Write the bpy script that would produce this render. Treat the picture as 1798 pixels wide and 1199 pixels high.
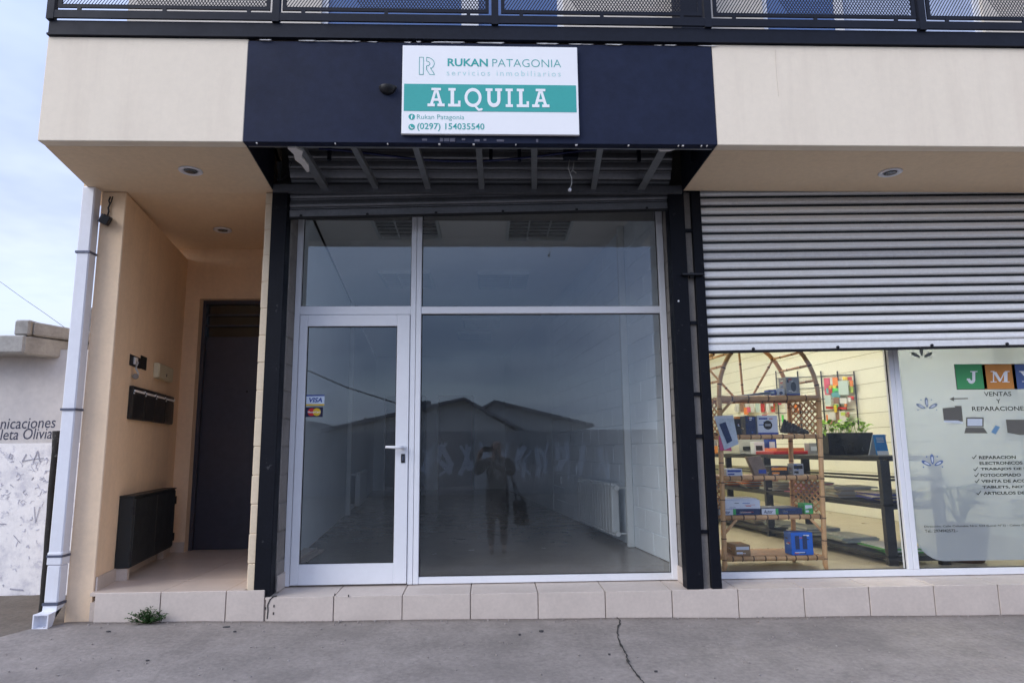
import bpy, bmesh, math, random
from mathutils import Vector, Matrix
random.seed(7)
R = math.radians
sc = bpy.context.scene
for o in list(bpy.data.objects): bpy.data.objects.remove(o)

# ------------------------------------------------------------------ camera
CAMZ = 0.965
F = 1189.21
ROT = Matrix(((0.99931289, 0.0042889, -0.03681509),
              (-0.03568739, -0.15685852, -0.9869761),
              (-0.0100078, 0.98761177, -0.15659768)))
cd = bpy.data.cameras.new('camera')
cam = bpy.data.objects.new('camera', cd)
sc.collection.objects.link(cam)
cd.sensor_fit = 'HORIZONTAL'; cd.sensor_width = 36.0
cd.lens = F / 1798 * 36.0
cd.clip_start = 0.02; cd.clip_end = 3000
cam.matrix_world = Matrix.Translation((0, 0, CAMZ)) @ ROT.to_4x4()
sc.camera = cam

# ------------------------------------------------------------------ sky and sun
SUN_EL, SUN_AZ = 34.0, 238.0      # a veiled sun behind the photographer's left shoulder
w = bpy.data.worlds.new('World'); sc.world = w; w.use_nodes = True
nt = w.node_tree; nt.nodes.clear()
N = nt.nodes.new; L = nt.links.new
out = N('ShaderNodeOutputWorld'); bg = N('ShaderNodeBackground')
sky = N('ShaderNodeTexSky'); sky.sky_type = 'NISHITA'; sky.sun_disc = False
sky.sun_elevation = R(SUN_EL); sky.sun_rotation = R(SUN_AZ)
sky.air_density = 1.0; sky.dust_density = 1.5; sky.ozone_density = 2.6
tc = N('ShaderNodeTexCoord'); sep = N('ShaderNodeSeparateXYZ'); L(tc.outputs['Generated'], sep.inputs[0])
def wmath(op, a, b=None, clamp=False):
    m = N('ShaderNodeMath'); m.operation = op; m.use_clamp = clamp
    for i, v in enumerate((a, b)):
        if v is None: continue
        if isinstance(v, (int, float)): m.inputs[i].default_value = v
        else: L(v, m.inputs[i])
    return m.outputs[0]
zz = wmath('MAXIMUM', wmath('ADD', sep.outputs[2], 0.10), 0.03)
comb = N('ShaderNodeCombineXYZ')
L(wmath('DIVIDE', sep.outputs[0], zz), comb.inputs[0]); L(wmath('DIVIDE', sep.outputs[1], zz), comb.inputs[1])
CLOUD_SHIFT = (33.3, 47.7, 17.1)
shift = N('ShaderNodeVectorMath'); shift.operation = 'ADD'; L(comb.outputs[0], shift.inputs[0]); shift.inputs[1].default_value = CLOUD_SHIFT
n1 = N('ShaderNodeTexNoise'); L(shift.outputs[0], n1.inputs['Vector'])
n1.inputs['Scale'].default_value = 0.55; n1.inputs['Detail'].default_value = 7; n1.inputs['Roughness'].default_value = 0.55
r1 = N('ShaderNodeValToRGB'); L(n1.outputs['Fac'], r1.inputs[0])
r1.color_ramp.elements[0].position = 0.36; r1.color_ramp.elements[1].position = 0.60
n2 = N('ShaderNodeTexNoise'); L(shift.outputs[0], n2.inputs['Vector'])
n2.inputs['Scale'].default_value = 0.42; n2.inputs['Detail'].default_value = 6; n2.inputs['Roughness'].default_value = 0.6
r2 = N('ShaderNodeValToRGB'); L(n2.outputs['Fac'], r2.inputs[0])
r2.color_ramp.elements[0].position = 0.36; r2.color_ramp.elements[1].position = 0.64
r2.color_ramp.elements[0].color = (1.35, 1.65, 2.7, 1); r2.color_ramp.elements[1].color = (2.85, 3.15, 4.1, 1)
mx = N('ShaderNodeMix'); mx.data_type = 'RGBA'
L(wmath('ADD', wmath('MULTIPLY', r1.outputs[0], 0.22), 0.70), mx.inputs['Factor']); L(sky.outputs[0], mx.inputs['A'])
ov = N('ShaderNodeVectorMath'); ov.operation = 'SCALE'; L(r2.outputs[0], ov.inputs[0])      # an overcast deck: brighter overhead than low down
L(wmath('ADD', wmath('MULTIPLY', wmath('MAXIMUM', sep.outputs[2], 0.0), 1.5), 0.80), ov.inputs['Scale'])
L(ov.outputs[0], mx.inputs['B'])
hz_ = N('ShaderNodeMix'); hz_.data_type = 'RGBA'; hz_.inputs['B'].default_value = (8.0, 8.4, 9.2, 1)
L(wmath('MULTIPLY', wmath('POWER', wmath('SUBTRACT', 1.0, wmath('MAXIMUM', sep.outputs[2], 0.0), True), 9.0), 0.16), hz_.inputs['Factor']); L(mx.outputs['Result'], hz_.inputs['A'])
L(hz_.outputs['Result'], bg.inputs['Color']); bg.inputs['Strength'].default_value = 0.14
L(bg.outputs[0], out.inputs[0])
sd = bpy.data.lights.new('sun', 'SUN'); sd.energy = 1.0; sd.angle = R(40); sd.color = (1.0, 0.98, 0.95)
sun = bpy.data.objects.new('sun', sd); sc.collection.objects.link(sun)
az = R(SUN_AZ)
sdir = Vector((math.sin(az) * math.cos(R(SUN_EL)), math.cos(az) * math.cos(R(SUN_EL)), math.sin(R(SUN_EL))))
sun.location = sdir * 30
sun.rotation_euler = sdir.to_track_quat('Z', 'Y').to_euler()
sc.view_settings.view_transform = 'Standard'; sc.view_settings.look = 'None'
sc.view_settings.gamma = 1.0; sc.view_settings.use_curve_mapping = False
sc.view_settings.exposure = 1.0
sc.render.engine = 'CYCLES'
sc.cycles.use_denoising = True
sc.cycles.max_bounces = 9; sc.cycles.diffuse_bounces = 6; sc.cycles.use_adaptive_sampling = True; sc.cycles.adaptive_threshold = 0.025; sc.cycles.transparent_max_bounces = 24
sc.cycles.sample_clamp_indirect = 6.0
sc.cycles.caustics_reflective = False; sc.cycles.caustics_refractive = False

# ------------------------------------------------------------------ helpers
def at(px, py, Y):
    d = ROT @ Vector((px - 899.0, 600.0 - py, -F)); d = d * (Y / d.y); d.z += CAMZ; return d
def atz(px, py, Z):
    d = ROT @ Vector((px - 899.0, 600.0 - py, -F)); d = d * ((Z - CAMZ) / d.z); d.z += CAMZ; return d
WLOC = {}
def link(o, parent=None):
    sc.collection.objects.link(o)
    if parent is not None:
        o.parent = parent
        o.matrix_parent_inverse = Matrix.Translation(-WLOC.get(parent.name, Vector((0, 0, 0))))
    return o
def tag(o, label=None, cat=None, group=None, kind=None):
    if label: o['label'] = label
    if cat: o['category'] = cat
    if group: o['group'] = group
    if kind: o['kind'] = kind
    return o
def thing(name, loc, label, cat, group=None):
    o = bpy.data.objects.new(name, None); o.empty_display_size = 0.1
    sc.collection.objects.link(o); o.location = loc; WLOC[o.name] = Vector(loc)
    return tag(o, label, cat, group)
def sub(name, parent):                         # a part that only gathers sub-parts
    o = bpy.data.objects.new(name, None); o.empty_display_size = 0.05
    return link(o, parent)
def inst(name, mesh, parent, loc=(0, 0, 0), rot=(0, 0, 0), scale=None):
    o = bpy.data.objects.new(name, mesh); o.location = loc; o.rotation_euler = rot
    if scale: o.scale = scale
    return link(o, parent)

class MB:
    def __init__(s): s.v = []; s.f = []
    def add(s, v, f):
        n = len(s.v); s.v += [tuple(p) for p in v]; s.f += [tuple(i + n for i in q) for q in f]; return s
    def box(s, x0, x1, y0, y1, z0, z1):
        return s.add([(x0, y0, z0), (x1, y0, z0), (x1, y1, z0), (x0, y1, z0), (x0, y0, z1), (x1, y0, z1), (x1, y1, z1), (x0, y1, z1)],
                     [(0, 3, 2, 1), (4, 5, 6, 7), (0, 1, 5, 4), (1, 2, 6, 5), (2, 3, 7, 6), (3, 0, 4, 7)])
    def hexa(s, a, b):
        n = len(a)
        return s.add(list(a) + list(b), [tuple(range(n))[::-1], tuple(range(n, 2 * n))] + [(i, (i + 1) % n, n + (i + 1) % n, n + i) for i in range(n)])
    def prism(s, poly, z0, z1): return s.hexa([(x, y, z0) for x, y in poly], [(x, y, z1) for x, y in poly])
    def slab(s, poly, y0, y1): return s.hexa([(x, y0, z) for x, z in poly], [(x, y1, z) for x, z in poly])
    def side(s, poly, x0, x1): return s.hexa([(x0, y, z) for y, z in poly], [(x1, y, z) for y, z in poly])
    def tube(s, pts, r, n=8, cap=True):
        pts = [Vector(p) for p in pts]; rs = r if isinstance(r, (list, tuple)) else [r] * len(pts)
        base = len(s.v); up = None
        for i, p in enumerate(pts):
            t = (pts[min(i + 1, len(pts) - 1)] - pts[max(i - 1, 0)])
            if t.length < 1e-9: t = Vector((0, 0, 1))
            t.normalize()
            if up is None:
                up = Vector((0, 0, 1)) if abs(t.z) < 0.9 else Vector((1, 0, 0))
            a = t.cross(up)
            if a.length < 1e-6: a = t.orthogonal()
            a.normalize(); b = a.cross(t).normalized(); up = b
            for k in range(n):
                q = 2 * math.pi * k / n
                s.v.append(tuple(p + (a * math.cos(q) + b * math.sin(q)) * rs[i]))
        for i in range(len(pts) - 1):
            for k in range(n):
                s.f.append((base + i * n + k, base + i * n + (k + 1) % n, base + (i + 1) * n + (k + 1) % n, base + (i + 1) * n + k))
        if cap:
            s.f.append(tuple(base + k for k in range(n))[::-1]); e = base + (len(pts) - 1) * n
            s.f.append(tuple(e + k for k in range(n)))
        return s
    def lathe(s, prof, c, n=24):
        base = len(s.v); m = len(prof)
        for r, z in prof:
            for k in range(n):
                q = 2 * math.pi * k / n; s.v.append((c[0] + r * math.cos(q), c[1] + r * math.sin(q), c[2] + z))
        for i in range(m - 1):
            for k in range(n):
                s.f.append((base + i * n + k, base + i * n + (k + 1) % n, base + (i + 1) * n + (k + 1) % n, base + (i + 1) * n + k))
        s.f.append(tuple(base + k for k in range(n))[::-1]); s.f.append(tuple(base + (m - 1) * n + k for k in range(n)))
        return s
    def disc(s, c, r, y0, y1, n=24, ry=None):          # a flat coin facing -y
        ry = ry or r
        return s.slab([(c[0] + r * math.cos(2 * math.pi * k / n), c[1] + ry * math.sin(2 * math.pi * k / n)) for k in range(n)], y0, y1)
    def ribbon(s, pts, wd, y, th=0.001):               # a painted stroke on a wall facing -y, pts in (x,z)
        for i in range(len(pts) - 1):
            a = Vector(pts[i]); b = Vector(pts[i + 1]); d = b - a
            if d.length < 1e-5: continue
            d.normalize(); q = Vector((-d.y, d.x)) * wd * 0.5; e = d * wd * 0.25
            yy = y - (i % 3) * 0.0004
            s.slab([tuple(a - e + q), tuple(a - e - q), tuple(b + e - q), tuple(b + e + q)], yy - th, yy)
        return s
    def mesh(s, name, mat, bevel=0.0, smooth=False):
        me = bpy.data.meshes.new(name); me.from_pydata(s.v, [], s.f)
        bm = bmesh.new(); bm.from_mesh(me)
        bmesh.ops.recalc_face_normals(bm, faces=bm.faces)
        if bevel > 0:
            es = [e for e in bm.edges if e.is_manifold and e.calc_face_angle(0) > 0.6]
            bmesh.ops.bevel(bm, geom=es, offset=bevel, segments=1, affect='EDGES', clamp_overlap=True)
        bm.to_mesh(me); bm.free()
        if smooth:
            for p in me.polygons: p.use_smooth = True
        if mat: me.materials.append(mat)
        return me
    def build(s, name, mat, parent=None, bevel=0.0, smooth=False, **kw):
        o = bpy.data.objects.new(name, s.mesh(name, mat, bevel, smooth))
        link(o, parent); tag(o, **kw); return o

# ------------------------------------------------------------------ materials
def M(name, col, rough=0.6, metal=0.0, var=0.10, scale=5.0, bump=0.15, bscale=80.0, spec=0.4, stain=0.0, stain_col=(0.05, 0.045, 0.04),
      stain_scale=3.0, streak=False, coat=0.0, spots=0.0, wear=None, trans=0.0):
    m = bpy.data.materials.new(name); m.use_nodes = True
    nt = m.node_tree; n = nt.nodes; l = nt.links; b = n['Principled BSDF']
    g = n.new('ShaderNodeNewGeometry'); P = g.outputs['Position']
    def noise(sc_, det=5, rg=0.6, vec=P):
        t = n.new('ShaderNodeTexNoise'); t.inputs['Scale'].default_value = sc_; t.inputs['Detail'].default_value = det
        t.inputs['Roughness'].default_value = rg; l.new(vec, t.inputs['Vector']); return t.outputs['Fac']
    def ramp(v, a, c, ca=(0, 0, 0, 1), cb=(1, 1, 1, 1)):
        r = n.new('ShaderNodeValToRGB'); l.new(v, r.inputs[0]); e = r.color_ramp.elements
        e[0].position = a; e[1].position = c; e[0].color = ca; e[1].color = cb; return r.outputs[0]
    def mix(f, a, c):
        x = n.new('ShaderNodeMix'); x.data_type = 'RGBA'
        for s_, v in (('Factor', f), ('A', a), ('B', c)):
            if isinstance(v, (tuple, float, int)): x.inputs[s_].default_value = v if not isinstance(v, tuple) else (*v[:3], 1)
            else: l.new(v, x.inputs[s_])
        return x.outputs['Result']
    lo = tuple(max(0, c * (1 - var)) for c in col); hi = tuple(min(1, c * (1 + var)) for c in col)
    c = ramp(noise(scale, 6), 0.3, 0.7, (*lo, 1), (*hi, 1))
    c = mix(0.5, c, ramp(noise(scale * 9, 4), 0.3, 0.7, (*lo, 1), (*hi, 1)))
    if stain > 0:
        vec = P
        if streak:
            mp = n.new('ShaderNodeMapping'); mp.inputs['Scale'].default_value = (3.0, 3.0, 0.35); l.new(P, mp.inputs['Vector']); vec = mp.outputs[0]
        f = ramp(noise(stain_scale, 7, 0.65, vec), 0.48, 0.75)
        k = n.new('ShaderNodeMath'); k.operation = 'MULTIPLY'; l.new(f, k.inputs[0]); k.inputs[1].default_value = stain
        c = mix(k.outputs[0], c, stain_col)
    if spots > 0:
        v = n.new('ShaderNodeTexVoronoi'); v.inputs['Scale'].default_value = 7.0; l.new(P, v.inputs['Vector'])
        f = ramp(v.outputs['Distance'], 0.035, 0.075, (1, 1, 1, 1), (0, 0, 0, 1))
        gate = ramp(noise(2.1, 2), 0.50, 0.56)
        k = n.new('ShaderNodeMath'); k.operation = 'MULTIPLY'; l.new(f, k.inputs[0]); l.new(gate, k.inputs[1])
        k2 = n.new('ShaderNodeMath'); k2.operation = 'MULTIPLY'; l.new(k.outputs[0], k2.inputs[0]); k2.inputs[1].default_value = spots
        c = mix(k2.outputs[0], c, tuple(q * 0.35 for q in col))
        f = ramp(noise(38, 3), 0.70, 0.78)
        k = n.new('ShaderNodeMath'); k.operation = 'MULTIPLY'; l.new(f, k.inputs[0]); k.inputs[1].default_value = spots * 0.6
        c = mix(k.outputs[0], c, tuple(min(1, q * 1.7) for q in col))
    if wear:
        f = ramp(noise(wear[1], 8, 0.7), wear[2], wear[2] + 0.06)
        c = mix(f, c, wear[0])
    l.new(c, b.inputs['Base Color'])
    b.inputs['Roughness'].default_value = rough; b.inputs['Metallic'].default_value = metal
    if var > 0:
        rr = n.new('ShaderNodeMapRange'); l.new(noise(scale * 2.3, 5), rr.inputs[0])
        rr.inputs[3].default_value = max(0.02, rough - 0.10); rr.inputs[4].default_value = min(1, rough + 0.12); l.new(rr.outputs[0], b.inputs['Roughness'])
    b.inputs['Specular IOR Level'].default_value = spec
    if coat: b.inputs['Coat Weight'].default_value = coat; b.inputs['Coat Roughness'].default_value = 0.15
    if trans: b.inputs['Transmission Weight'].default_value = trans
    if bump > 0:
        bp = n.new('ShaderNodeBump'); bp.inputs['Strength'].default_value = bump; bp.inputs['Distance'].default_value = 0.004
        l.new(noise(bscale, 6, 0.6), bp.inputs['Height']); l.new(bp.outputs[0], b.inputs['Normal'])
    return m
def glass(name, k=2.1, tint=(0.985, 0.995, 0.995), rough=0.0):
    m = bpy.data.materials.new(name); m.use_nodes = True; n = m.node_tree.nodes; l = m.node_tree.links; n.clear()
    o = n.new('ShaderNodeOutputMaterial'); t = n.new('ShaderNodeBsdfTransparent'); t.inputs[0].default_value = (*tint, 1)
    gl = n.new('ShaderNodeBsdfGlossy'); gl.inputs['Roughness'].default_value = rough; gl.inputs['Color'].default_value = (0.74, 0.88, 1, 1)
    fr = n.new('ShaderNodeFresnel'); fr.inputs[0].default_value = 1.5
    g = n.new('ShaderNodeNewGeometry')
    inv = n.new('ShaderNodeMath'); inv.operation = 'SUBTRACT'; inv.inputs[0].default_value = 1.0; l.new(g.outputs['Backfacing'], inv.inputs[1])
    a = n.new('ShaderNodeMath'); a.operation = 'MULTIPLY_ADD'; l.new(fr.outputs[0], a.inputs[0]); a.inputs[1].default_value = 1.25; a.inputs[2].default_value = 0.04 * k - 0.05
    b = n.new('ShaderNodeMath'); b.operation = 'MULTIPLY'; b.use_clamp = True; l.new(a.outputs[0], b.inputs[0]); l.new(inv.outputs[0], b.inputs[1])
    mx = n.new('ShaderNodeMixShader'); l.new(b.outputs[0], mx.inputs[0]); l.new(t.outputs[0], mx.inputs[1]); l.new(gl.outputs[0], mx.inputs[2])
    # the faintest dust on the pane
    d = n.new('ShaderNodeBsdfDiffuse'); d.inputs[0].default_value = (0.6, 0.6, 0.6, 1)
    ns = n.new('ShaderNodeTexNoise'); ns.inputs['Scale'].default_value = 2.2; ns.inputs['Detail'].default_value = 8; l.new(g.outputs['Position'], ns.inputs['Vector'])
    mr = n.new('ShaderNodeMapRange'); l.new(ns.outputs['Fac'], mr.inputs[0]); mr.inputs[1].default_value = 0.35; mr.inputs[2].default_value = 0.8
    mr.inputs[3].default_value = 0.0; mr.inputs[4].default_value = 0.03
    m2 = n.new('ShaderNodeMixShader'); l.new(mr.outputs[0], m2.inputs[0]); l.new(mx.outputs[0], m2.inputs[1]); l.new(d.outputs[0], m2.inputs[2])
    l.new(m2.outputs[0], o.inputs[0]); return m
def film_mat(name):
    m = bpy.data.materials.new(name); m.use_nodes = True; n = m.node_tree.nodes; l = m.node_tree.links; n.clear()
    o = n.new('ShaderNodeOutputMaterial'); t = n.new('ShaderNodeBsdfTransparent'); t.inputs[0].default_value = (0.82, 0.87, 0.90, 1)
    tr = n.new('ShaderNodeBsdfTranslucent'); tr.inputs[0].default_value = (0.76, 0.80, 0.88, 1)
    df = n.new('ShaderNodeBsdfDiffuse'); df.inputs[0].default_value = (0.66, 0.72, 0.77, 1)
    a = n.new('ShaderNodeMixShader'); a.inputs[0].default_value = 0.40; l.new(tr.outputs[0], a.inputs[1]); l.new(df.outputs[0], a.inputs[2])
    b = n.new('ShaderNodeMixShader'); b.inputs[0].default_value = 0.47; l.new(t.outputs[0], b.inputs[1]); l.new(a.outputs[0], b.inputs[2])
    l.new(b.outputs[0], o.inputs[0]); return m
def emit(name, col, s):
    m = bpy.data.materials.new(name); m.use_nodes = True; n = m.node_tree.nodes; l = m.node_tree.links; n.clear()
    o = n.new('ShaderNodeOutputMaterial'); e = n.new('ShaderNodeEmission'); e.inputs[0].default_value = (*col, 1); e.inputs[1].default_value = s
    l.new(e.outputs[0], o.inputs[0]); return m
def flat(name, col, rough=0.5): return M(name, col, rough, var=0.04, bump=0.0)

m_fascia = M('cream_render', (0.82, 0.72, 0.575), 0.8, var=0.04, scale=2.4, bump=0.4, bscale=120, stain=0.40, stain_col=(0.64, 0.54, 0.43), stain_scale=1.6, streak=True)
m_soffit = M('soffit_render', (0.78, 0.61, 0.42), 0.85, var=0.09, scale=3.0, bump=0.4, bscale=110, stain=0.20, stain_col=(0.35, 0.28, 0.2))
m_peach = M('peach_render', (0.83, 0.63, 0.435), 0.85, var=0.08, scale=3.0, bump=0.55, bscale=100, stain=0.35, stain_col=(0.62, 0.47, 0.33), stain_scale=2.0, streak=True)
m_peachblock = M('cream_block_paint', (0.72, 0.60, 0.44), 0.85, var=0.08, scale=6, bump=0.6, bscale=70)
m_navy = M('navy_paint', (0.012, 0.017, 0.040), 0.60, spec=0.18, var=0.25, scale=2.0, bump=0.15, bscale=120, stain=0.10, stain_col=(0.018, 0.026, 0.055), stain_scale=2.0, streak=True)
m_navyd = M('dark_navy_steel', (0.008, 0.010, 0.018), 0.55, spec=0.2, var=0.3, scale=4, bump=0.1, stain=0.1, stain_col=(0.03, 0.035, 0.06))
m_black = M('black_steel_paint', (0.005, 0.006, 0.010), 0.5, spec=0.15, var=0.3, scale=6, bump=0.2, bscale=50, wear=((0.050, 0.05, 0.055), 11, 0.63))
m_conc = M('raw_concrete', (0.24, 0.22, 0.20), 0.9, var=0.2, scale=8, bump=0.7, bscale=60, stain=0.3, stain_col=(0.08, 0.07, 0.06))
m_slabconc = M('slab_concrete', (0.20, 0.19, 0.18), 0.9, var=0.2, scale=5, bump=0.5)
m_walk = M('pavement_concrete', (0.245, 0.218, 0.198), 0.85, var=0.32, scale=4.0, bump=1.0, bscale=30, stain=0.75, stain_col=(0.155, 0.138, 0.125), stain_scale=1.7, spots=0.8)
m_dirt = M('packed_dirt', (0.13, 0.11, 0.09), 0.95, var=0.35, scale=4, bump=1.0, bscale=30, stain=0.4, stain_col=(0.06, 0.05, 0.04))
m_road = M('street_surface', (0.115, 0.108, 0.098), 0.9, var=0.2, scale=0.8, bump=0.5, bscale=40)
m_ground = M('ground_earth', (0.22, 0.195, 0.165), 0.95, var=0.25, scale=0.3, bump=0.3)
m_tile = M('riser_tile', (0.57, 0.495, 0.435), 0.45, var=0.10, scale=5, bump=0.12, bscale=40, stain=0.2, stain_col=(0.35, 0.31, 0.28), stain_scale=4)
m_tilein = M('floor_tile', (0.58, 0.49, 0.42), 0.34, var=0.08, scale=4, bump=0.05, stain=0.15, stain_col=(0.25, 0.22, 0.2))
m_grout = M('tile_grout', (0.46, 0.39, 0.34), 0.9, var=0.2)
m_white = M('white_aluminium', (0.76, 0.77, 0.80), 0.38, var=0.03, scale=3, bump=0.04, stain=0.10, stain_col=(0.5, 0.48, 0.45), stain_scale=4)
m_gasket = M('black_gasket', (0.012, 0.012, 0.013), 0.7)
m_galv = M('galvanised_steel', (0.92, 0.91, 0.89), 0.40, metal=0.15, var=0.10, scale=5, bump=0.12, bscale=18, stain=0.30, stain_col=(0.58, 0.58, 0.60), stain_scale=5, streak=False)
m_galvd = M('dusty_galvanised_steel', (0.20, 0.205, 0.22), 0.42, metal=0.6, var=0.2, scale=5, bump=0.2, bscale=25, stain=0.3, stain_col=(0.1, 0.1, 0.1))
m_stud = M('zinc_stud', (0.26, 0.27, 0.28), 0.4, metal=0.6, var=0.15, scale=6)
m_plaster = M('broken_plaster', (0.72, 0.70, 0.68), 0.9, var=0.1, bump=0.6)
m_doorn = M('navy_door_enamel', (0.055, 0.056, 0.076), 0.38, var=0.15, scale=2, bump=0.08)
m_cab = M('charcoal_cabinet_paint', (0.018, 0.022, 0.024), 0.45, var=0.2, bump=0.1)
m_pvc = M('white_pvc', (0.74, 0.75, 0.80), 0.40, var=0.05, scale=3, bump=0.05, stain=0.22, stain_col=(0.60, 0.56, 0.48), stain_scale=3, streak=True)
m_band = M('galvanised_band', (0.10, 0.11, 0.16), 0.5, metal=0.4)
m_glass = glass('shop_glass', 2.55)
m_glass2 = glass('display_glass', 1.5)
m_film = film_mat('translucent_vinyl')
m_inwall = M('white_block_paint', (0.86, 0.91, 0.95), 0.75, var=0.04, scale=3, bump=0.4, bscale=60)
m_inmort = M('white_wall_base', (0.84, 0.89, 0.93), 0.85, var=0.05, bump=0.4)
m_ceil = M('ceiling_board', (0.88, 0.86, 0.83), 0.85, var=0.03, bump=0.05)
m_infloor = M('shop_floor_cement', (0.26, 0.225, 0.19), 0.22, var=0.12, scale=2, bump=0.0)
m_ypaint = M('pale_yellow_block_paint', (0.85, 0.84, 0.72), 0.8, var=0.04, scale=3, bump=0.35, bscale=60)
m_ymort = M('pale_yellow_joint', (0.36, 0.34, 0.22), 0.9, var=0.1)
m_yfloor = M('beige_shop_floor', (0.45, 0.38, 0.26), 0.30, var=0.08, scale=2, bump=0.05)
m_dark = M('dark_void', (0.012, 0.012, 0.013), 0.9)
m_teal = flat('teal_print', (0.045, 0.38, 0.345)); m_teal2 = flat('pale_teal_print', (0.45, 0.72, 0.70)); m_signw = M('white_sign_print', (0.88, 0.88, 0.88), 0.45, var=0.01, bump=0)
m_steelrad = M('radiator_enamel', (0.72, 0.74, 0.73), 0.35, var=0.03, bump=0.03)
m_bamboo = M('bamboo_cane', (0.56, 0.33, 0.155), 0.42, var=0.25, scale=14, bump=0.25, bscale=90)
m_node = M('bamboo_node', (0.13, 0.07, 0.035), 0.6, var=0.2)
m_cane = M('woven_cane', (0.46, 0.25, 0.12), 0.6, var=0.25, scale=30, bump=0.6, bscale=120)
m_rack = M('black_rack_steel', (0.010, 0.010, 0.012), 0.4, var=0.2)
m_leaf = M('weed_leaf', (0.035, 0.085, 0.022), 0.6, var=0.4, scale=30, bump=0.1)
m_pothos = M('bright_leaf', (0.22, 0.42, 0.03), 0.4, var=0.35, scale=20, bump=0.1)

_text_n = [0]
def text_mesh(s, offset=0.0, shear=0.0, spacing=1.0):
    cu = bpy.data.curves.new('lettering', 'FONT'); cu.body = s; cu.offset = offset; cu.shear = shear; cu.space_character = spacing
    cu.resolution_u = 3; cu.fill_mode = 'FRONT'
    ob = bpy.data.objects.new('lettering_tmp', cu); sc.collection.objects.link(ob)
    dg = bpy.context.evaluated_depsgraph_get(); me = bpy.data.meshes.new_from_object(ob.evaluated_get(dg))
    bpy.data.objects.remove(ob); bpy.data.curves.remove(cu); return me
def lettering(s, x0, x1, z0, z1, y, mat, parent, offset=0.0, shear=0.0, spacing=1.0, name='lettering', tilt=0.0):
    me = text_mesh(s, offset, shear, spacing); me.name = name
    xs = [v.co.x for v in me.vertices]; ys = [v.co.y for v in me.vertices]
    ax, bx, ay, by = min(xs), max(xs), min(ys), max(ys)
    for v in me.vertices:
        X = x0 + (v.co.x - ax) / (bx - ax) * (x1 - x0)
        v.co = (X, y, z0 + (v.co.y - ay) / (by - ay) * (z1 - z0) + tilt * (X - x0))
    me.materials.clear(); me.materials.append(mat)
    o = bpy.data.objects.new(name, me); return link(o, parent)
def lettering_px(s, p0, p1, Y, mat, parent, **k):
    a = at(p0[0], p0[1], Y); b = at(p1[0], p1[1], Y); return lettering(s, a.x, b.x, min(a.z, b.z), max(a.z, b.z), Y, mat, parent, **k)
# ------------------------------------------------------------------ ground
def gz(x, y): return -0.178 - 0.0106 * max(-6, min(8, x)) - 0.07 * (4.9 - y)
def ground_px(px, py):
    d = ROT @ Vector((px - 899.0, 600.0 - py, -F)); t = 1.0
    for _ in range(20):
        p = d * t; t *= (gz(p.x, p.y) - CAMZ) / p.z
    p = d * t; return Vector((p.x, p.y, p.z + CAMZ))
g = MB(); g.box(-900, 900, -900, 900, -1.6, -0.72); g.build('ground', m_ground, kind='structure')
g = MB(); g.box(-120, 120, -12.5, 2.25, -0.80, -0.62); g.build('street', m_road, kind='structure')
g = MB(); g.box(-120, 120, 2.25, 2.40, -0.80, -0.36); g.build('kerb', m_conc, kind='structure', bevel=0.015)
def back_edge(x):
    if x > -2.92: return 4.885
    return max(4.25, 4.83 + (x + 2.92) * 1.55)
xs = [-40, -20, -10, -6, -5, -4.2] + [-3.9 + 0.12 * i for i in range(70)] + [4.7, 5.5, 7, 10, 20, 40]
bm = MB(); nr = 28; idx = []
for i, x in enumerate(xs):
    b = back_edge(x)
    for j in range(nr):
        y = 2.40 + (b - 2.40) * (j / (nr - 1)); n = 0.0
        if -3.9 < x < 4.5: n = 0.004 * math.sin(3.1 * x + 1.7 * y) * math.cos(2.3 * y - 1.1 * x) + 0.0012 * math.sin(17 * x) * math.sin(13 * y + x)
        bm.v.append((x, y, gz(x, y) + n))
for i in range(len(xs) - 1):
    for j in range(nr - 1):
        a = i * nr + j; bm.f.append((a, a + nr, a + nr + 1, a + 1))
k = len(bm.v)
for i, x in enumerate(xs):
    v = bm.v[i * nr + nr - 1]; bm.v.append((v[0], v[1], v[2] - 0.10))
for i in range(len(xs) - 1): bm.f.append((i * nr + nr - 1, (i + 1) * nr + nr - 1, k + i + 1, k + i))
walk = bm.build('sidewalk', m_walk, kind='structure', smooth=True)
bm = MB(); nx, ny = 50, 22
for i in range(nx):
    for j in range(ny):
        x = -16 + 13.4 * (i / (nx - 1)) ** 0.55; y = 3.9 + 2.4 * j / (ny - 1)
        bm.v.append((x, y, gz(x, min(y, 4.9)) - 0.045 - 0.006 * (y - 4.5) + 0.012 * random.uniform(-1, 1)))
for i in range(nx - 1):
    for j in range(ny - 1):
        a = i * ny + j; bm.f.append((a, a + ny, a + ny + 1, a + 1))
bm.build('bare_dirt', m_dirt, kind='structure', smooth=True)
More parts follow.
